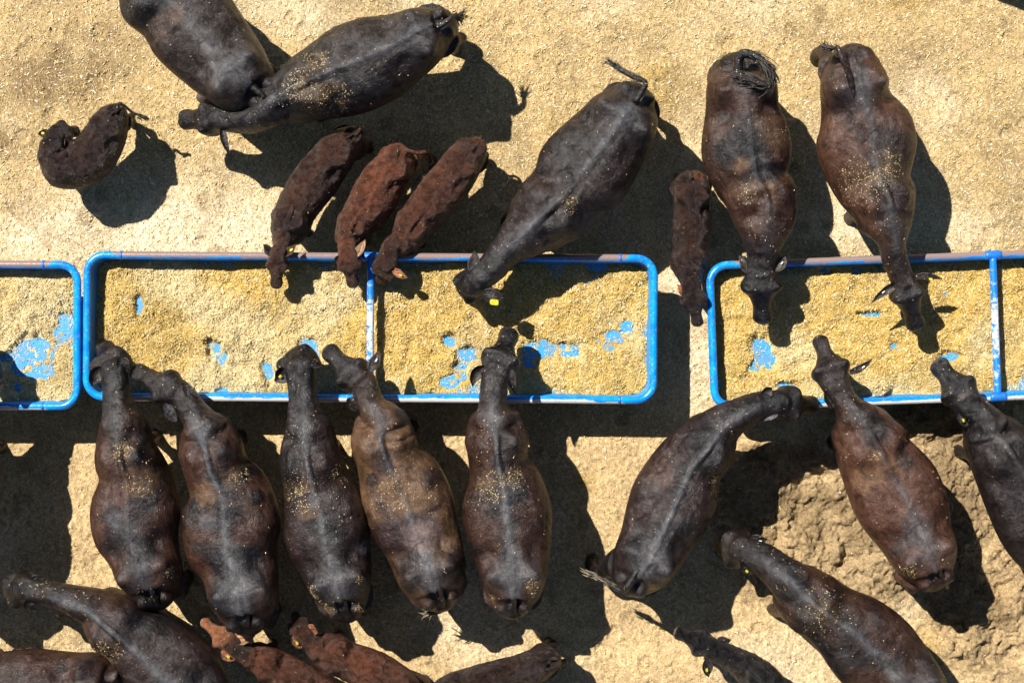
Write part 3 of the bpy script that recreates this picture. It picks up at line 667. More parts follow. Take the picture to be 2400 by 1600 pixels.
    rl = np.array(root.location)
    allV = np.vstack([V] + EV); allC = np.vstack([col4] + EC); allU = np.vstack([fu] + EU)
    # straw stuck on the back
    cand = np.where((N[:, 2] > .45) & (uu < 9.5) & (uu > .3))[0]
    wt = (np.clip(du[cand] - .01, .006, 1) ** .9) * (.06 + sst(-.05, .35, fbm(ps[cand] * 13, 3, seed + 91))); nf = int((30 + 90 * flk + 75 * min(len(dust), 4)) * (1 if not calf else .4))
    pk = rng.choice(cand, nf, p=wt / wt.sum()); Nn = N[pk].astype(float)
    Vf, Ff, Cf = flecks('x', V[pk] + Nn * .006, Nn, .005, .018, .0022, straw_cols(nf, rng, .4) * rng.uniform(.35, 1, (nf, 1)), int(seed) + 77)
    Cf[:, 3] = 0
    nh = 6500 if not calf else 7000
    cand = np.where(N[:, 2] > -.05)[0]; pk = cand[rng.integers(0, len(cand), nh)]; Nn = N[pk].astype(float)
    Td = -T[i[pk]] + .5 * Sd[i[pk]] * tt[pk][:, None] - np.array([0, 0, .5])
    Td = Td + (.55 if not calf else 1.3) * np.stack([vn(ps[pk] * (11 if not calf else 24), seed + 60 + a1) for a1 in range(3)], 1) + rng.normal(0, .18, (nh, 3))
    Td -= (Td * Nn).sum(1)[:, None] * Nn; Td /= np.linalg.norm(Td, axis=1)[:, None] + 1e-9
    Td = Td + Nn * rng.uniform(.12, .45, nh)[:, None]; Td /= np.linalg.norm(Td, axis=1)[:, None]
    Sw = np.cross(Nn, Td); Sw /= np.linalg.norm(Sw, axis=1)[:, None] + 1e-9
    sh_ = sst(9, 12, uu[pk]); Lh = (rng.uniform(.014, .030, nh) * (1 - .5 * sh_))[:, None]; wh = rng.uniform(.0009, .0017, nh)[:, None]
    p0 = V[pk] + Sw * rng.normal(0, .006, nh)[:, None] + Td * rng.normal(0, .006, nh)[:, None] - Nn * .003; p1 = p0 + Td * Lh * .55; p2 = p0 + Td * Lh - Nn * Lh * .18
    Vh = np.stack([p0 - Sw * wh, p0 + Sw * wh, p1 - Sw * wh * .8, p1 + Sw * wh * .8, p2 - Sw * wh * .2, p2 + Sw * wh * .2], 1).reshape(-1, 3)
    kk = np.arange(nh)[:, None] * 6; Fh = np.concatenate([kk + np.array([[0, 1, 3, 2]]), kk + np.array([[2, 3, 5, 4]])]) + len(Vf)
    hc = c[pk] * (rng.uniform(.35, 1.0, nh) * 1.9)[:, None]; hc = np.hstack([hc, np.zeros((nh, 1))])
    Vf = np.vstack([Vf, Vh]); Ff = np.vstack([Ff, Fh]); Cf = np.vstack([Cf, np.repeat(hc, 6, axis=0)])
    faces_e = [f_ for f_ in EF]
    me = bpy.data.meshes.new('body')
    tot = np.vstack([allV, Vf]) - rl
    quads = [Fq]; tri = []
    eq = np.array([f_ for f_ in faces_e if len(f_) == 4]) + n if any(len(f_) == 4 for f_ in faces_e) else np.zeros((0, 4), int)
    et = np.array([f_ for f_ in faces_e if len(f_) == 3]) + n if any(len(f_) == 3 for f_ in faces_e) else np.zeros((0, 3), int)
    Qa = np.vstack([Fq, eq, Ff + len(allV)]); loops = np.concatenate([Qa.ravel(), et.ravel()]).astype(np.int32)
    starts = np.concatenate([np.arange(len(Qa)) * 4, len(Qa) * 4 + np.arange(len(et)) * 3]).astype(np.int32)
    me.vertices.add(len(tot)); me.vertices.foreach_set('co', tot.astype(np.float32).ravel())
    me.loops.add(len(loops)); me.loops.foreach_set('vertex_index', loops)
    me.polygons.add(len(starts)); me.polygons.foreach_set('loop_start', starts)
    me.update(calc_edges=True); me.validate(); me.polygons.foreach_set('use_smooth', np.ones(len(me.polygons), dtype=bool))
    a_ = me.color_attributes.new('tint', 'FLOAT_COLOR', 'POINT'); a_.data.foreach_set('color', np.vstack([allC, Cf]).astype(np.float32).ravel())
    a_ = me.attributes.new('furuv', 'FLOAT_VECTOR', 'POINT'); a_.data.foreach_set('vector', np.vstack([allU, Vf]).astype(np.float32).ravel())
    me.materials.append(M_COAT if not calf else M_CALF); me.update()
    bo = bpy.data.objects.new('body', me); COL.objects.link(bo); bo.parent = root
    # eyes
    for sg in (-1, 1):
        c_, t_, s_, w_ = at(12.1); i_ = np.argmin(np.abs(q - 12.1)); pc = c_ + s_ * sg * w_ * .93 + U[i_] * hd[i_] * .28
        th = np.linspace(0, np.pi, 7); Cc = pc[None] + np.array([0, 0, 1.0])[None] * (np.cos(th) * .021 * hs)[:, None]
        Vx, Fx = loft(Cc, np.tile([1., 0, 0], (7, 1)), np.tile([0, 1., 0], (7, 1)), np.maximum(np.sin(th), .02) * .021 * hs, np.maximum(np.sin(th), .02) * .021 * hs, 10)
        mesh_obj('eye', Vx - rl, Fx, M_EYE, root)
    for (pt, te, se, ue, kd) in tags:
        L1, L2 = (.015, .010) if kd != 'big' else (.038, .025)
        if kd == 'steel': L1, L2 = .015, .0045
        Vx = []; 
        for zz_ in (-.0025, .0025):
            for (a1, b1) in ((-1, -.55), (-.7, -1), (.7, -1), (1, -.7), (1, .7), (.7, 1), (-.7, 1), (-1, .55)): Vx.append(pt + te * a1 * L1 + se * b1 * L2 + ue * zz_)
        Fx = [tuple(range(8))[::-1], tuple(range(8, 16))] + [(j_, (j_ + 1) % 8, 8 + (j_ + 1) % 8, 8 + j_) for j_ in range(8)]
        mesh_obj('ear_tag', np.array(Vx) - rl, Fx, M_TAGW if kd == 'steel' else M_TAG, root, smooth=False)
    for (cp, bx, by, tx, ty, r0, zt) in horns:
        bq = px(cp, bx, by); tq = px(cp, tx, ty); B = wp(bq[0], bq[1], pz + .03); Tp = wp(tq[0], tq[1], pz + zt); mid = (B + Tp) / 2 + np.array([0, 0, .02])
        Pp = smooth_path([B, mid, Tp], 5); Vx, Fx = tube(Pp, np.linspace(r0, .004, len(Pp)), 10); mesh_obj('horn', Vx - rl, Fx, plain('horn', (.12, .10, .08), .35), root)
    if switch and tl is not None:
        # bundle of long hairs continuing the tail
        ln, spread, cnt = switch[:3]; d0 = tl[-1] - tl[-4]; d0 /= np.linalg.norm(d0); A2 = Acc()
        for j_ in range(cnt):
            off = rng.normal(0, .010, 3); dv = d0 + rng.normal(0, spread, 3); dv /= np.linalg.norm(dv); st0 = tl[-1 - int(rng.integers(0, 6))] + off; l_ = ln * rng.uniform(.6, 1.1); cv = rng.normal(0, .12, 3)
            Pp = [st0 + dv * l_ * f_ + cv * l_ * f_ * f_ + np.array([0, 0, -.10 * l_]) * f_ * f_ for f_ in (0, .33, .66, 1)]
            A2.add(*tube(Pp, [.0065, .006, .005, .002], 4))
        if len(switch) > 3:
            m_ = len(tl); k0 = int(m_ * .3)
            for j_ in range(switch[3]):
                a0 = int(rng.integers(k0, m_ - 6)); a1 = min(m_, a0 + int(rng.integers(5, 12))); seg = tl[a0:a1:2]
                off = rng.normal(0, switch[4], 3); nn_ = len(seg)
                if nn_ > 2:
                    seg = seg + off[None] * np.linspace(.25, 1, nn_)[:, None] + rng.normal(0, .004, (nn_, 3)); A2.add(*tube(seg, np.interp(np.linspace(0, 1, nn_), [0, .5, 1], [.0042, .004, .0015]), 4))
        mesh_obj('tail_switch', A2.verts() - rl, A2.F, swmat or M_SW, root)
    tag(root, label, 'cow' if not calf else 'calf', 'adult dark cattle around the feed troughs' if not calf else 'young calves among the adult cattle')
    return root
def T(c, *a):       # stations in one crop: (u, x, y, w)
    return [(u, c, x, y, w) for (u, x, y, w) in a]

ORN = (.42, .16, .06)
PNK = (.50, .22, .12)
# 1 big black, rump toward centre, cut by the top edge
cattle('cow', 'black cow cut off by the top edge, rump pressed against the dusty-backed cow', T('A', (0,1535,572,50),(1,1500,540,135),(2,1400,470,200),(3,1290,360,238),(4,1180,240,262),(5,1090,130,272),(6,1005,45,245),(7,915,-50,255),(8,830,-170,180),(9,760,-270,110),(10,710,-340,90)),
  ('A',660,-400,85), ('A',500,-500,55), .95, base=BLACK*1.15, mixa=.15, stripe=.85, tail=[('A',1450,500,1.24),('A',1520,560,1.2),('A',1545,585,1.0),('A',1550,600,.7)], seed=1,
  patches=[('A',930,170,90,BROWN,.5),('A',1040,100,60,TANB,.4),('A',850,60,70,BLACK*.5,.8)])
# 2 diagonal with dusty shoulders
cattle('cow', 'black cow standing diagonally with pale dust over its shoulders, head to the left', T('B', (0,1120,118,35),(1,1070,145,105),(2,985,190,165),(3,850,268,208),(4,700,340,250),(5,560,400,255),(6,430,450,238),(7,290,510,190),(8,140,580,135))+T('A',(9,1500,668,88),(10,1390,692,76)),
  ('A',1280,685,72), ('A',1040,688,52), .84, base=BLACK*1.1, mixa=.1, stripe=.6, ears=[('A',1285,745,1325,885,14),('A',1310,630,1390,595,15)],
  tail=[('B',1040,160,1.26),('B',1110,115,1.22),('B',1140,90,1.15),('B',1165,95,1.08)], switch=(.12,.35,40,40,.012), seed=2, flk=.5, muzcol=(.16,.15,.14), headcol=DBROWN*.9,
  dust=[('B',250,500,85,.95),('B',350,350,70,.8),('B',420,560,110,.7),('B',330,600,60,.5),('B',300,420,60,.4)], patches=[('B',330,430,50,BLACK*.6,.8)], hoof=[('A',1165,570,7)])
# 3 curled calf
cattle('calf', 'dark brown calf curled round to lick its flank, alone at the far left', T('A', (0,680,608,38),(1,665,650,78),(2,632,715,108),(3,600,785,122),(4,558,860,132),(5,500,925,135),(6,430,968,118),(7,355,960,115),(8,300,895,82),(9.5,300,835,68)),
  ('A',325,775,60), ('A',452,750,30), .60, k=.60, hs=.56, base=DBROWN*1.0, mixc=BROWN*.7, mixa=.35, stripe=.1, ears=[('A',285,780,228,775,22,{'tag':'y','inner':BROWN}),('A',365,790,375,850,16,{'inner':ORN})],
  tail=[('A',665,650,.72),('A',690,595,.70),('A',760,645,.62),('A',830,675,.55)], switch=(.06,.15,24), seed=3)
# 4 brown calf
cattle('calf', 'smooth reddish-brown calf at the far rail, leftmost of three calves side by side', T('B', (0,585,745,32),(1,555,785,75),(2,480,860,112),(3,405,950,126),(4,342,1040,132),(5,283,1120,126),(6,232,1200,118),(7,200,1275,116),(8,168,1355,80),(9.5,150,1420,52)),
  ('F',135,95,52), ('F',122,300,34), .83, k=.69, hs=.68, base=BROWN*1.1, mixc=DBROWN, mixa=.4, stripe=0, ears=[('F',85,100,50,40,22,{'inner':DBROWN}),('F',190,100,240,40,20,{'tag':'y','inner':TANB})],
  tail=[('B',570,780,.82),('B',600,745,.76),('B',615,800,.6),('B',620,860,.45)], seed=4, muzcol=(.1,.05,.03), patches=[('B',560,800,60,DBROWN,.6),('B',200,1300,80,DBROWN*.7,.7)])
# 5 rust calf
cattle('calf', 'rust-red calf just left of the crossbar, middle of three calves at the rail', T('B', (0,830,838,40),(1,815,885,85),(2,800,945,112),(3,745,1022,128),(4,700,1100,132),(5,650,1180,128),(6,600,1250,116),(7,560,1315,102),(8,536,1385,70),(9.5,530,1440,58)),
  ('F',562,95,60), ('F',600,295,36), .83, k=.68, hs=.66, base=RUST*1.0, mixc=BROWN*1.3, mixa=.45, stripe=0, ears=[('F',620,105,665,15,22,{'inner':(.6,.42,.26)}),('F',510,110,488,150,16,{'inner':BROWN,'drop':.1})],
  tail=[('B',850,860,.80),('B',930,880,.74),('B',980,880,.66),('B',1010,930,.55),('B',1005,965,.5)], switch=(.05,.2,20), seed=5, flk=.5, headcol=BROWN*.8, muzcol=(.2,.08,.04), patches=[('B',820,900,80,BROWN*.8,.5),('B',600,1150,40,DBROWN,.5)], hoof=[('B',1000,960,1)])
# 6 third calf
cattle('calf', 'shaggy brown calf at the far rail just right of the blue crossbar', T('B', (0,1290,800,36),(1,1255,860,84),(2,1197,925,110),(3,1137,1010,124),(4,1077,1090,130),(5,1017,1165,126),(6,955,1240,116),(7,900,1312,108),(8,845,1390,84))+T('F',(9.5,830,60,66)),
  ('F',805,140,62), ('F',765,262,36), .83, k=.69, hs=.66, base=BROWN*.8, mixc=RUST*.8, mixa=.4, stripe=0, ears=[('F',850,200,925,235,20,{'tag':'y','inner':PNK}),('F',755,130,735,100,16,{'inner':DBROWN})],
  tail=[('B',1260,860,.80),('B',1285,800,.74),('B',1290,790,.6),('B',1270,850,.45)], switch=(.06,.2,20), seed=6, flk=.3, patches=[('B',1130,1120,70,RUST*.8,.5),('B',1280,800,40,RUST,.7)], muzcol=(.1,.05,.03))
# 7 big cow over far rail
cattle('cow', 'sleek black cow behind the far rail, tail flicked up, large yellow ear tag', T('C', (0,905,240,45),(1,868,290,125),(2,825,370,185),(3,755,475,212),(4,672,588,240),(5,590,690,250),(6,508,800,216),(7,402,900,198),(8,298,1000,140),(9,190,1095,88),(10,120,1180,80)),
  ('F',1345,265,78), ('F',1285,315,50), 1.0, base=BLACK*1.15, mixc=DBROWN*1.1, mixa=.75, stripe=.75, ears=[('F',1325,190,1335,85,26,{'tag':None}),('F',1400,345,1510,350,30,{'tag':'big','toff':1.0})],
  tail=[('C',870,310,1.26),('C',925,215,1.24),('C',860,180,1.22),('C',760,120,1.18)], switch=(.10,.12,40,90,.014), seed=7, flk=.15, dust=[('C',515,855,40,.8)], hoof=[('C',215,905,7)])
# 8 narrow curly calf
cattle('calf', 'curly dark brown calf squeezed in the gap between two troughs, nose brown', T('C', (0,1165,684,55),(1,1166,725,92),(2,1168,790,98),(3,1168,862,95),(4,1166,940,98),(5,1163,1010,97),(6,1160,1080,92),(7,1158,1140,95),(8,1160,1200,80),(9.5,1165,1245,60)),
  ('C',1167,1290,56), ('C',1202,1490,28), .74, k=.66, hs=.62, base=DBROWN*1.25, mixc=BROWN*.8, mixa=.5, stripe=0, ears=[('C',1205,1330,1200,1248,15,{'inner':ORN}),('C',1115,1335,1092,1275,14,{'inner':ORN})],
  tail=[('C',1165,720,.80),('C',1160,690,.72),('C',1155,700,.5),('C',1155,720,.3)], seed=8, muzcol=(.30,.12,.06), patches=[('C',1215,700,40,RUST,.8)])
# 9 cow with looped bushy tail
cattle('cow', 'dark cow with a bushy tail looped over its rump, head in the right-hand trough', T('D', (0,392,190,75),(1,392,240,140),(2,396,330,180),(3,402,450,192),(4,415,580,224),(5,425,700,234),(6,452,820,205),(6.5,478,880,185),(7,508,950,180),(8,520,1060,160),(9,515,1160,108),(10,510,1235,84)),
  ('D',500,1300,82), ('H',752,520,52), .98, base=BLACK*1.1, mixc=BROWN*.8, mixa=.75, stripe=.25, ears=[('D',425,1320,385,1238,22),('D',570,1300,620,1240,24,{'tag':'steel','inner':(.05,.045,.04)})],
  tail=[('D',392,330,1.28),('D',380,225,1.30),('D',405,172,1.33),('D',470,185,1.36),('D',530,235,1.36),('D',560,305,1.35),('D',530,340,1.35),('D',450,310,1.35),('D',385,285,1.34)], switch=(.08,.2,30,420,.034), seed=9, flk=.4, muzcol=(.2,.19,.16),
  patches=[('D',560,590,110,TANB*.75,.7),('D',390,760,55,TANB*.9,.7),('D',370,880,60,TANB*.8,.6),('D',530,880,50,TANB*.8,.6),('D',500,810,50,BLACK*.4,.9),('D',560,820,40,BLACK*.4,.9),('D',600,790,40,BLACK*.4,.8)], dust=[('D',430,900,60,.5)])
# 10 brown cow, top right, pointed ears
cattle('cow', 'brown cow at the top right, pointed ears spread wide over the right-hand trough', T('D', (0,960,155,70),(1,975,205,130),(2,985,310,172),(3,1005,430,190),(4,1042,560,248),(5,1055,690,255),(6,1085,830,214),(7,1140,960,168),(8,1172,1075,128),(9,1188,1165,72),(10,1203,1250,66)),
  ('H',1605,240,76), ('H',1697,558,50), .98, base=DBROWN*1.1, mixc=BROWN*1.25, mixa=1.0, stripe=.55, ears=[('H',1690,235,1830,245,15,{'tag':'y','toff':.9,'bend':-.1}),('H',1560,285,1428,382,17,{'tag':'steel'})],
  tail=[('D',990,400,1.28),('D',965,290,1.32),('D',925,190,1.36),('D',905,140,1.36),('D',885,145,1.30),('D',850,140,1.25)], switch=(.09,.3,40,40,.014), seed=10, flk=.5, hoof=[('D',795,215,1)], headcol=BLACK*1.2, muzcol=(.2,.19,.16),
  patches=[('D',960,260,120,BLACK*2.2,.5)], dust=[('D',1040,850,110,.6),('D',1160,760,90,.5)])
# 11 front row 1
cattle('cow', 'dark brown cow at the left end of the middle trough, head in its corner', T('I', (0,962,1088,60),(1,950,1030,135),(2,925,920,195),(3,880,780,222),(4,838,630,262),(5,832,480,268),(6,825,330,228),(7,772,150,182),(8,757,20,158))+T('E',(9,735,1060,108),(10,715,950,86)),
  ('E',702,830,84), ('E',640,655,56), .97, base=BLACK*1.25, mixc=BROWN*.95, mixa=.95, stripe=.3, ears=[('E',625,790,575,890,30),('E',755,720,800,800,26)], headcol=DBROWN*1.2, headw=1.15,
  tail=[('I',905,880,1.27),('I',930,1000,1.22),('I',960,1070,1.1),('I',975,1115,.9)], seed=11, flk=.5, patches=[('I',870,330,110,TANB*.75,.7),('I',720,560,60,GREY*1.1,.6),('I',860,170,60,BLACK*.4,.9),('I',700,1150,10,BLACK,.1)], dust=[('I',770,150,70,.6),('I',840,370,70,.4),('I',1050,880,35,1.0)])
# 12 front row 2
cattle('cow', 'black cow with grey back stripe, turning its head left over the near rail', T('I', (0,1512,1235,70),(1,1510,1180,150),(2,1497,1050,212),(3,1470,885,236),(4,1425,720,284),(5,1418,560,300),(6,1395,400,258),(6.5,1330,265,200),(7,1290,130,196),(8,1252,20,158))+T('E',(9,1215,1100,100),(10,1165,1030,88)),
  ('E',1110,955,86), ('E',812,800,50), .99, base=BLACK*1.2, mixc=BROWN*.9, mixa=.75, stripe=1.0, ears=[('E',1015,1010,1085,1110,28,{'inner':GREY}),('E',1150,885,1215,975,22,{'dz':.05})],
  tail=[('I',1500,1000,1.27),('I',1510,1120,1.2),('I',1520,1200,1.1),('I',1530,1250,.9)], seed=12, flk=.5, muzcol=(.2,.2,.18), patches=[('I',1260,400,90,TANB*.9,.75),('I',1580,430,60,BLACK*.6,.9),('I',1470,290,60,BLACK*.35,.9),('I',1560,270,50,BLACK*.35,.9),('I',1280,580,70,GREY*1.2,.6),('I',1640,380,60,TANB*.6,.5)], dust=[('I',1450,300,50,.8)])
# 13 front row 3
cattle('cow', 'black cow on the near side with its head straight down inside the rail', T('J', (0,1085,1150,55),(1,1072,1100,130),(2,1045,980,188),(3,1012,850,222),(4,970,700,258),(5,952,550,258),(6,905,380,216),(7,860,200,186),(8,845,50,160))+T('E',(9,1868,1080,112),(10,1857,960,88)),
  ('E',1840,800,98), ('E',1812,705,60), .97, base=BLACK*1.2, mixc=DBROWN*1.3, mixa=.8, stripe=.7, ears=[('E',1745,790,1690,860,34,{'tag':'y','bend':-.3}),('E',1925,745,1965,770,20)],
  tail=[('J',1030,920,1.27),('J',1060,1050,1.22),('J',1085,1130,1.08),('J',1108,1190,.9)], seed=13, flk=.7, patches=[('J',860,500,80,TANB*.7,.6),('J',880,450,50,GREY*1.3,.7),('J',1180,740,50,GREY*1.3,.7)], dust=[('J',800,400,110,.5),('J',1040,290,60,.5),('J',870,1010,40,.9),('J',950,1120,50,1.0),('J',1170,1110,40,1.0),('J',1160,920,30,.6)])
# 14 front row 4
cattle('cow', 'brown cow with pale dusty loin, slanting across the near rail at the crossbar', T('K', (0,485,1085,60),(1,470,1035,140),(2,430,920,212),(3,390,780,232),(4,342,640,252),(5,290,490,272),(6,225,330,262),(6.5,160,190,205),(7,125,70,194))+T('F',(8,775,1115,140),(9,725,1040,92),(10,690,975,84)),
  ('F',660,895,88), ('F',425,665,50), .98, base=DBROWN*1.5, mixc=TANB*.85, mixa=1.1, stripe=.8, ears=[('F',710,790,750,690,24,{'tag':'steel'}),('F',575,975,625,1045,26)], headcol=BLACK*1.2,
  tail=[('K',420,850,1.27),('K',470,980,1.24),('K',490,1060,1.1),('K',490,1120,.85),('K',430,1140,.7),('K',400,1140,.6)], switch=(.1,.35,34), swmat=M_SWP, seed=14, flk=.6, muzcol=(.2,.19,.15),
  patches=[('K',430,320,80,DBROWN,.85),('K',60,330,50,DBROWN,.85),('K',380,640,130,(.13,.10,.095),.8),('K',280,860,110,DBROWN*.8,.9),('K',560,850,110,DBROWN*.7,.9),('K',250,400,160,TANB,.6),('K',60,0,90,BROWN*1.3,.4),('K',340,1040,60,TANB,.5)], dust=[('K',600,990,40,.8),('K',200,400,120,.3)])
# 15 front row 5
cattle('cow', 'dark cow with nose raised between blue patches, rightmost at the middle trough', T('K', (0,935,1140,60),(1,920,1080,135),(2,925,950,195),(3,918,800,232),(4,898,640,262),(5,880,480,270),(6,865,340,232),(6.5,832,210,184),(7,820,70,194),(8,808,-40,158))+T('F',(9,1452,1040,96),(10,1455,940,86)),
  ('F',1468,830,92), ('F',1562,552,54), .99, base=BLACK*1.25, mixc=BROWN*.7, mixa=.9, stripe=1.0, ears=[('F',1395,785,1335,890,26,{'bend':.35}),('F',1570,800,1590,930,20,{'dz':.05})], headcol=BLACK*1.1,
  tail=[('K',920,920,1.27),('K',925,1040,1.22),('K',935,1130,1.05),('K',955,1185,.85)], seed=15, flk=.8, muzcol=(.10,.08,.06), patches=[('K',960,290,60,BLACK*.6,.7),('K',700,430,50,BLACK*.6,.5)], dust=[('K',930,310,70,.8),('K',780,370,90,.6),('K',1050,970,50,1.0),('K',790,1060,40,.8)])
# 16 curved cow
cattle('cow', 'black cow bent round to the right, pale tail hairs blown to the left', T('L', (0,535,895,60),(1,570,820,165),(2,645,700,235),(3,730,540,262),(4,810,360,300),(5,880,190,310))+T('H',(6,290,1400,222),(7,395,1270,190),(8,500,1145,135),(9,620,1065,98),(10,730,1020,88)),
  ('H',830,1005,84), ('H',1080,1015,48), .98, base=BLACK*1.15, mixc=DBROWN*1.5, mixa=.8, stripe=1.0, ears=[('H',800,920,745,945,22,{'dz':.05}),('H',835,1075,735,1110,18,{'dz':.03,'inner':GREY})],
  tail=[('L',620,720,1.27),('L',540,850,1.22),('L',500,890,1.15),('L',400,840,1.08),('L',330,805,1.04),('L',250,765,1.0)], switch=(.10,.08,30,110,.012), swmat=M_SWP, seed=16, flk=.4, patches=[('H',120,1430,100,BROWN,.6),('L',340,740,60,TANB,.9)], dust=[('H',470,1500,80,.4)], hoof=[('L',270,655,1)])
# 17 brown cow right
cattle('cow', 'brown cow on the near side of the right-hand trough, one pointed ear raised', T('M', (0,1168,1122,48),(1,1150,1078,98),(2,1118,1000,146),(3,1075,900,170),(4,1028,790,205),(5,972,680,212),(6,902,560,184),(7,852,455,160),(8,800,360,112),(9,762,300,66),(10,735,255,58)),
  ('H',1200,895,90), ('H',1092,592,42), .99, base=DBROWN*1.3, mixc=BROWN*1.4, mixa=1.05, stripe=.5, ears=[('H',1285,810,1405,738,15,{'tag':'steel'}),('H',1140,930,1175,1030,28)], headcol=DBROWN,
  tail=[('M',1130,960,1.27),('M',1170,1040,1.22),('M',1200,1090,1.1),('M',1215,1130,.9)], seed=17, flk=.3, patches=[('M',850,620,80,TANB*1.2,.7),('M',960,560,60,TANB*1.1,.6),('M',880,400,90,BLACK*1.2,.85),('M',1060,850,90,GREY,.4),('M',1010,540,60,DBROWN,.7)], dust=[('M',880,520,30,.9),('M',1030,1040,40,.5)])
# 18 black cow right edge
cattle('cow', 'all-black cow leaving the right edge, yellow stud in its folded ear', T('M', (0,1785,1130,50),(1,1770,1090,95),(2,1740,1020,150),(3,1700,930,190),(4,1648,830,205),(5,1588,720,196),(6,1520,600,176),(7,1455,490,150),(8,1400,400,112)) + T('H',(9,2150,1150,110),(10,2085,1080,96)),
  ('H',2010,1005,92), ('H',1808,745,54), 1.0, base=BLACK*1.05, mixc=DBROWN, mixa=.3, stripe=.45, ears=[('H',2085,965,2135,1065,22,{'dz':.05}),('H',1940,1050,1995,1140,30,{'tag':'y','inner':GREY})],
  tail=[('M',1780,1100,1.2),('M',1800,1150,1.1),('M',1805,1170,.8)], seed=18, flk=.1, muzcol=(.22,.21,.2), hoof=[('M',1272,520,7)], patches=[('H',1975,965,26,(.12,.10,.08),.7)])
# 19 lower right
cattle('cow', 'dark cow in the lower right, its head turned left away from the trough', T('M', (0,1165,1765,55),(1,1130,1720,115),(2,1070,1640,170),(3,980,1540,196),(4,882,1430,205),(5,782,1333,188),(6,685,1262,156),(7,578,1185,150),(8,510,1115,108),(9,440,1055,86),(10,370,1000,76)),
  ('M',285,957,66), ('M',170,940,40), .82, base=BLACK*1.2, mixc=BROWN*.65, mixa=.85, stripe=.9, ears=[('L',1375,680,1455,745,34,{'tag':'y','toff':.6}),('L',1440,490,1548,505,26,{'tag':'steel'})], headcol=DBROWN,
  tail=[('M',1150,1740,1.2),('M',1180,1780,1.0),('M',1185,1790,.8)], seed=19, flk=.9, patches=[('M',640,1020,70,BROWN,.4),('M',480,1250,60,BROWN*.8,.6)], dust=[('M',640,1220,90,.4)], hoof=[('M',425,1240,7)])
# 20 small dark calf bottom
cattle('calf', 'small black calf entering at the bottom edge with a round yellow ear tag', T('L', (0,1960,2080,40),(1,1920,2030,90),(2,1860,1950,125),(3,1800,1870,140),(4,1740,1790,145),(5,1670,1710,140),(6,1590,1620,138),(7,1500,1530,134),(8,1390,1440,112),(9.5,1270,1370,92)),
  ('L',1150,1310,80), ('L',880,1180,46), .72, k=.70, hs=.66, base=BLACK*1.0, mixc=DBROWN*.8, mixa=.3, stripe=.2, ears=[('L',1115,1410,1130,1510,32,{'tag':'y'}),('L',1200,1240,1285,1245,28)],
  tail=None, seed=20, muzcol=(.2,.18,.14))
# 21 calf bottom centre
cattle('calf', 'dark purplish-brown calf along the bottom edge of the photo, rump to the right', T('K', (0,1185,1405,42),(1,1150,1425,75),(2,1062,1462,104),(3,960,1500,104),(4,860,1530,110),(5,752,1562,115),(6,650,1592,115),(7,560,1622,115),(8,480,1662,90),(9.5,420,1700,65)),
  ('K',370,1740,60), ('K',250,1800,34), .72, k=.66, hs=.64, base=DBROWN*1.1, mixc=BROWN*.6, mixa=.4, stripe=.1, tail=[('K',1140,1420,.80),('K',1185,1420,.74),('K',1185,1460,.6),('K',1180,1500,.45)], seed=21, hoof=[('K',1190,1460,1)], ears=[('K',400,1790,440,1850,22),('K',350,1690,340,1620,22)])
# 22 rust calf with ears, near bottom
cattle('calf', 'rust-brown calf at the bottom edge, ears spread, right of the orange-faced calf', T('J', (0,1540,1700,34),(1,1505,1665,80),(2,1435,1612,112),(3,1350,1560,124),(4,1262,1508,128),(5,1172,1468,124),(6,1082,1434,116),(7,995,1395,122),(8,912,1362,84),(9.5,860,1315,60)),
  ('J',808,1265,56), ('J',758,1142,28), .78, k=.72, hs=.62, base=BROWN*1.0, mixc=RUST*.9, mixa=.7, stripe=0, ears=[('J',838,1215,898,1250,30,{'inner':ORN}),('J',755,1265,800,1345,30,{'tag':'y','inner':PNK})],
  tail=None, seed=22, muzcol=(.08,.05,.04), patches=[('J',1000,1400,80,RUST,.4),('J',780,1200,60,DBROWN,.6)])
# 23 rust calf 1 
cattle('calf', 'rust-brown calf at the bottom edge with an orange face and torn pale ear', T('J', (0,1080,1765,34),(1,1045,1735,80),(2,980,1690,112),(3,900,1640,126),(4,820,1590,130),(5,740,1538,126),(6,660,1490,114),(7,580,1440,100),(8,500,1410,74),(9.5,440,1375,60)),
  ('J',375,1330,58), ('J',190,1182,28), .80, k=.72, hs=.62, base=BROWN*.8, mixc=RUST*.8, mixa=.6, stripe=0, ears=[('J',400,1275,510,1268,34,{'inner':(.62,.38,.22)}),('J',318,1360,390,1418,32,{'tag':'y','inner':PNK})],
  tail=None, seed=23, headcol=(.36,.16,.08), muzcol=(.35,.25,.2), patches=[('J',340,1300,55,DBROWN*1.6,.9),('J',420,1370,60,DBROWN,.8)])
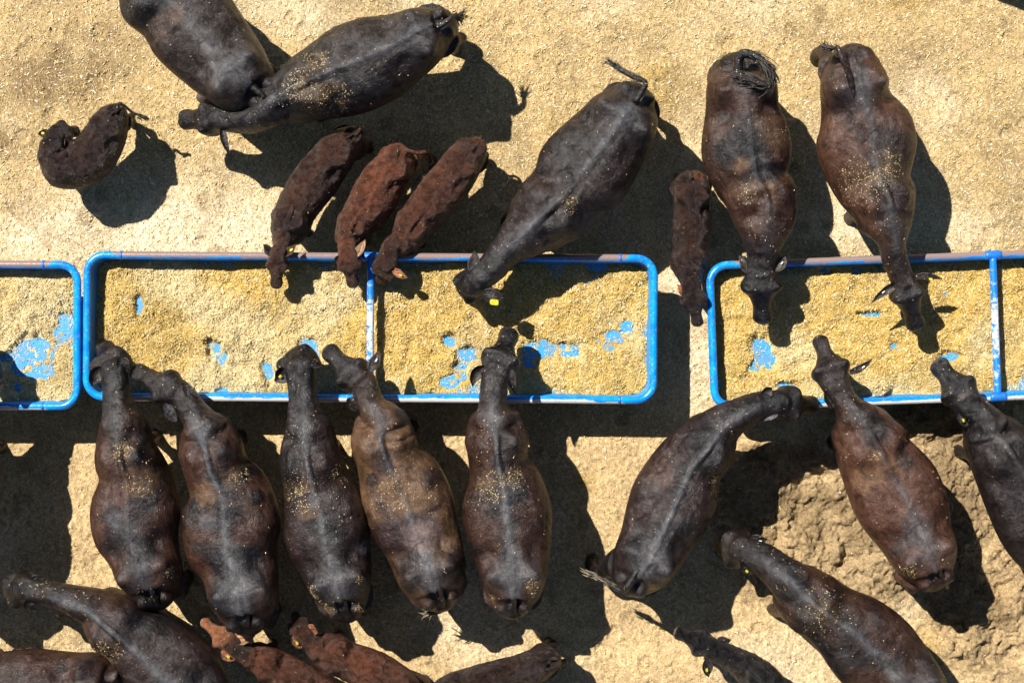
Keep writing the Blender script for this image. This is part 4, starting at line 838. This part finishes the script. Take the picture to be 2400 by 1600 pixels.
# 24 adult bottom-left
cattle('cow', 'black cow at lower left stretching its long neck toward the left edge', T('I', (0,1400,1960,55),(1,1350,1890,130),(2,1275,1790,205),(3,1180,1660,250),(4,1075,1530,280),(5,960,1405,262),(6,830,1295,215),(7,695,1190,186),(8,565,1100,118),(9,420,1050,86),(10,290,1015,76)),
  ('I',165,990,82), ('I',62,1005,50), .95, base=BLACK*1.25, mixc=DBROWN*1.3, mixa=.7, stripe=1.1, ears=[('I',210,925,270,915,22),('I',190,1065,225,1110,26,{'tag':None})],
  tail=None, seed=24, flk=.6, patches=[('I',700,1050,120,BROWN*.8,.5),('I',560,1230,70,BROWN,.5)], dust=[('I',250,1000,60,.3),('I',680,1350,80,.4),('I',640,1400,60,.3)])
# 25 bottom-left corner
cattle('cow', 'purplish-brown cow in the bottom left corner, mostly below the edge of the photo', T('I', (0,745,1585,60),(1,700,1590,140),(2,600,1590,205),(3,480,1600,218),(4,330,1605,235),(5,180,1602,245),(6,30,1600,225),(7,-120,1590,200),(8,-260,1570,140),(9,-360,1550,90),(10,-430,1530,80)),
  ('I',-500,1510,80), ('I',-680,1490,50), .95, base=DBROWN*1.4, mixc=BROWN*.8, mixa=.8, stripe=.4, ears=[], tail=None, seed=25, flk=.2, patches=[('I',370,1480,60,DBROWN*.8,.8)])
# 26 just outside the left edge: its shadow falls into the photo
cattle('cow', 'black cow just beyond the left edge of the photo, its shadow on the dirt', T('S', (0,-155,1420,22),(1,-153,1395,52),(2,-148,1350,75),(3,-138,1290,86),(4,-128,1230,98),(5,-120,1170,100),(6,-112,1110,86),(7,-105,1050,72),(8,-98,1000,56),(9,-80,955,36),(10,-62,920,32)),
  ('S',-45,885,34), ('S',-28,815,20), .97, base=BLACK, mixa=.3, ears=[('S',-75,890,-110,905,11),('S',-15,885,12,905,11)], tail=[('S',-155,1400,1.2),('S',-158,1430,1.1),('S',-158,1440,.9)], seed=26)
# 27 just outside the top right corner: its shadow falls into the photo
cattle('cow', 'black cow just beyond the top right corner of the photo, its shadow on the dirt', T('S', (0,2195,-238,22),(1,2225,-240,52),(2,2270,-244,76),(3,2330,-246,88),(4,2395,-246,100),(5,2455,-246,102),(6,2510,-246,88),(7,2570,-246,72),(8,2620,-246,56),(9,2660,-246,36),(10,2700,-246,32)),
  ('S',2735,-246,34), ('S',2800,-246,20), .97, base=BLACK, mixa=.3, ears=[('S',2735,-225,2730,-190,11),('S',2735,-267,2730,-300,11)], tail=[('S',2205,-238,1.2),('S',2190,-238,1.1),('S',2188,-238,.8)], seed=27)
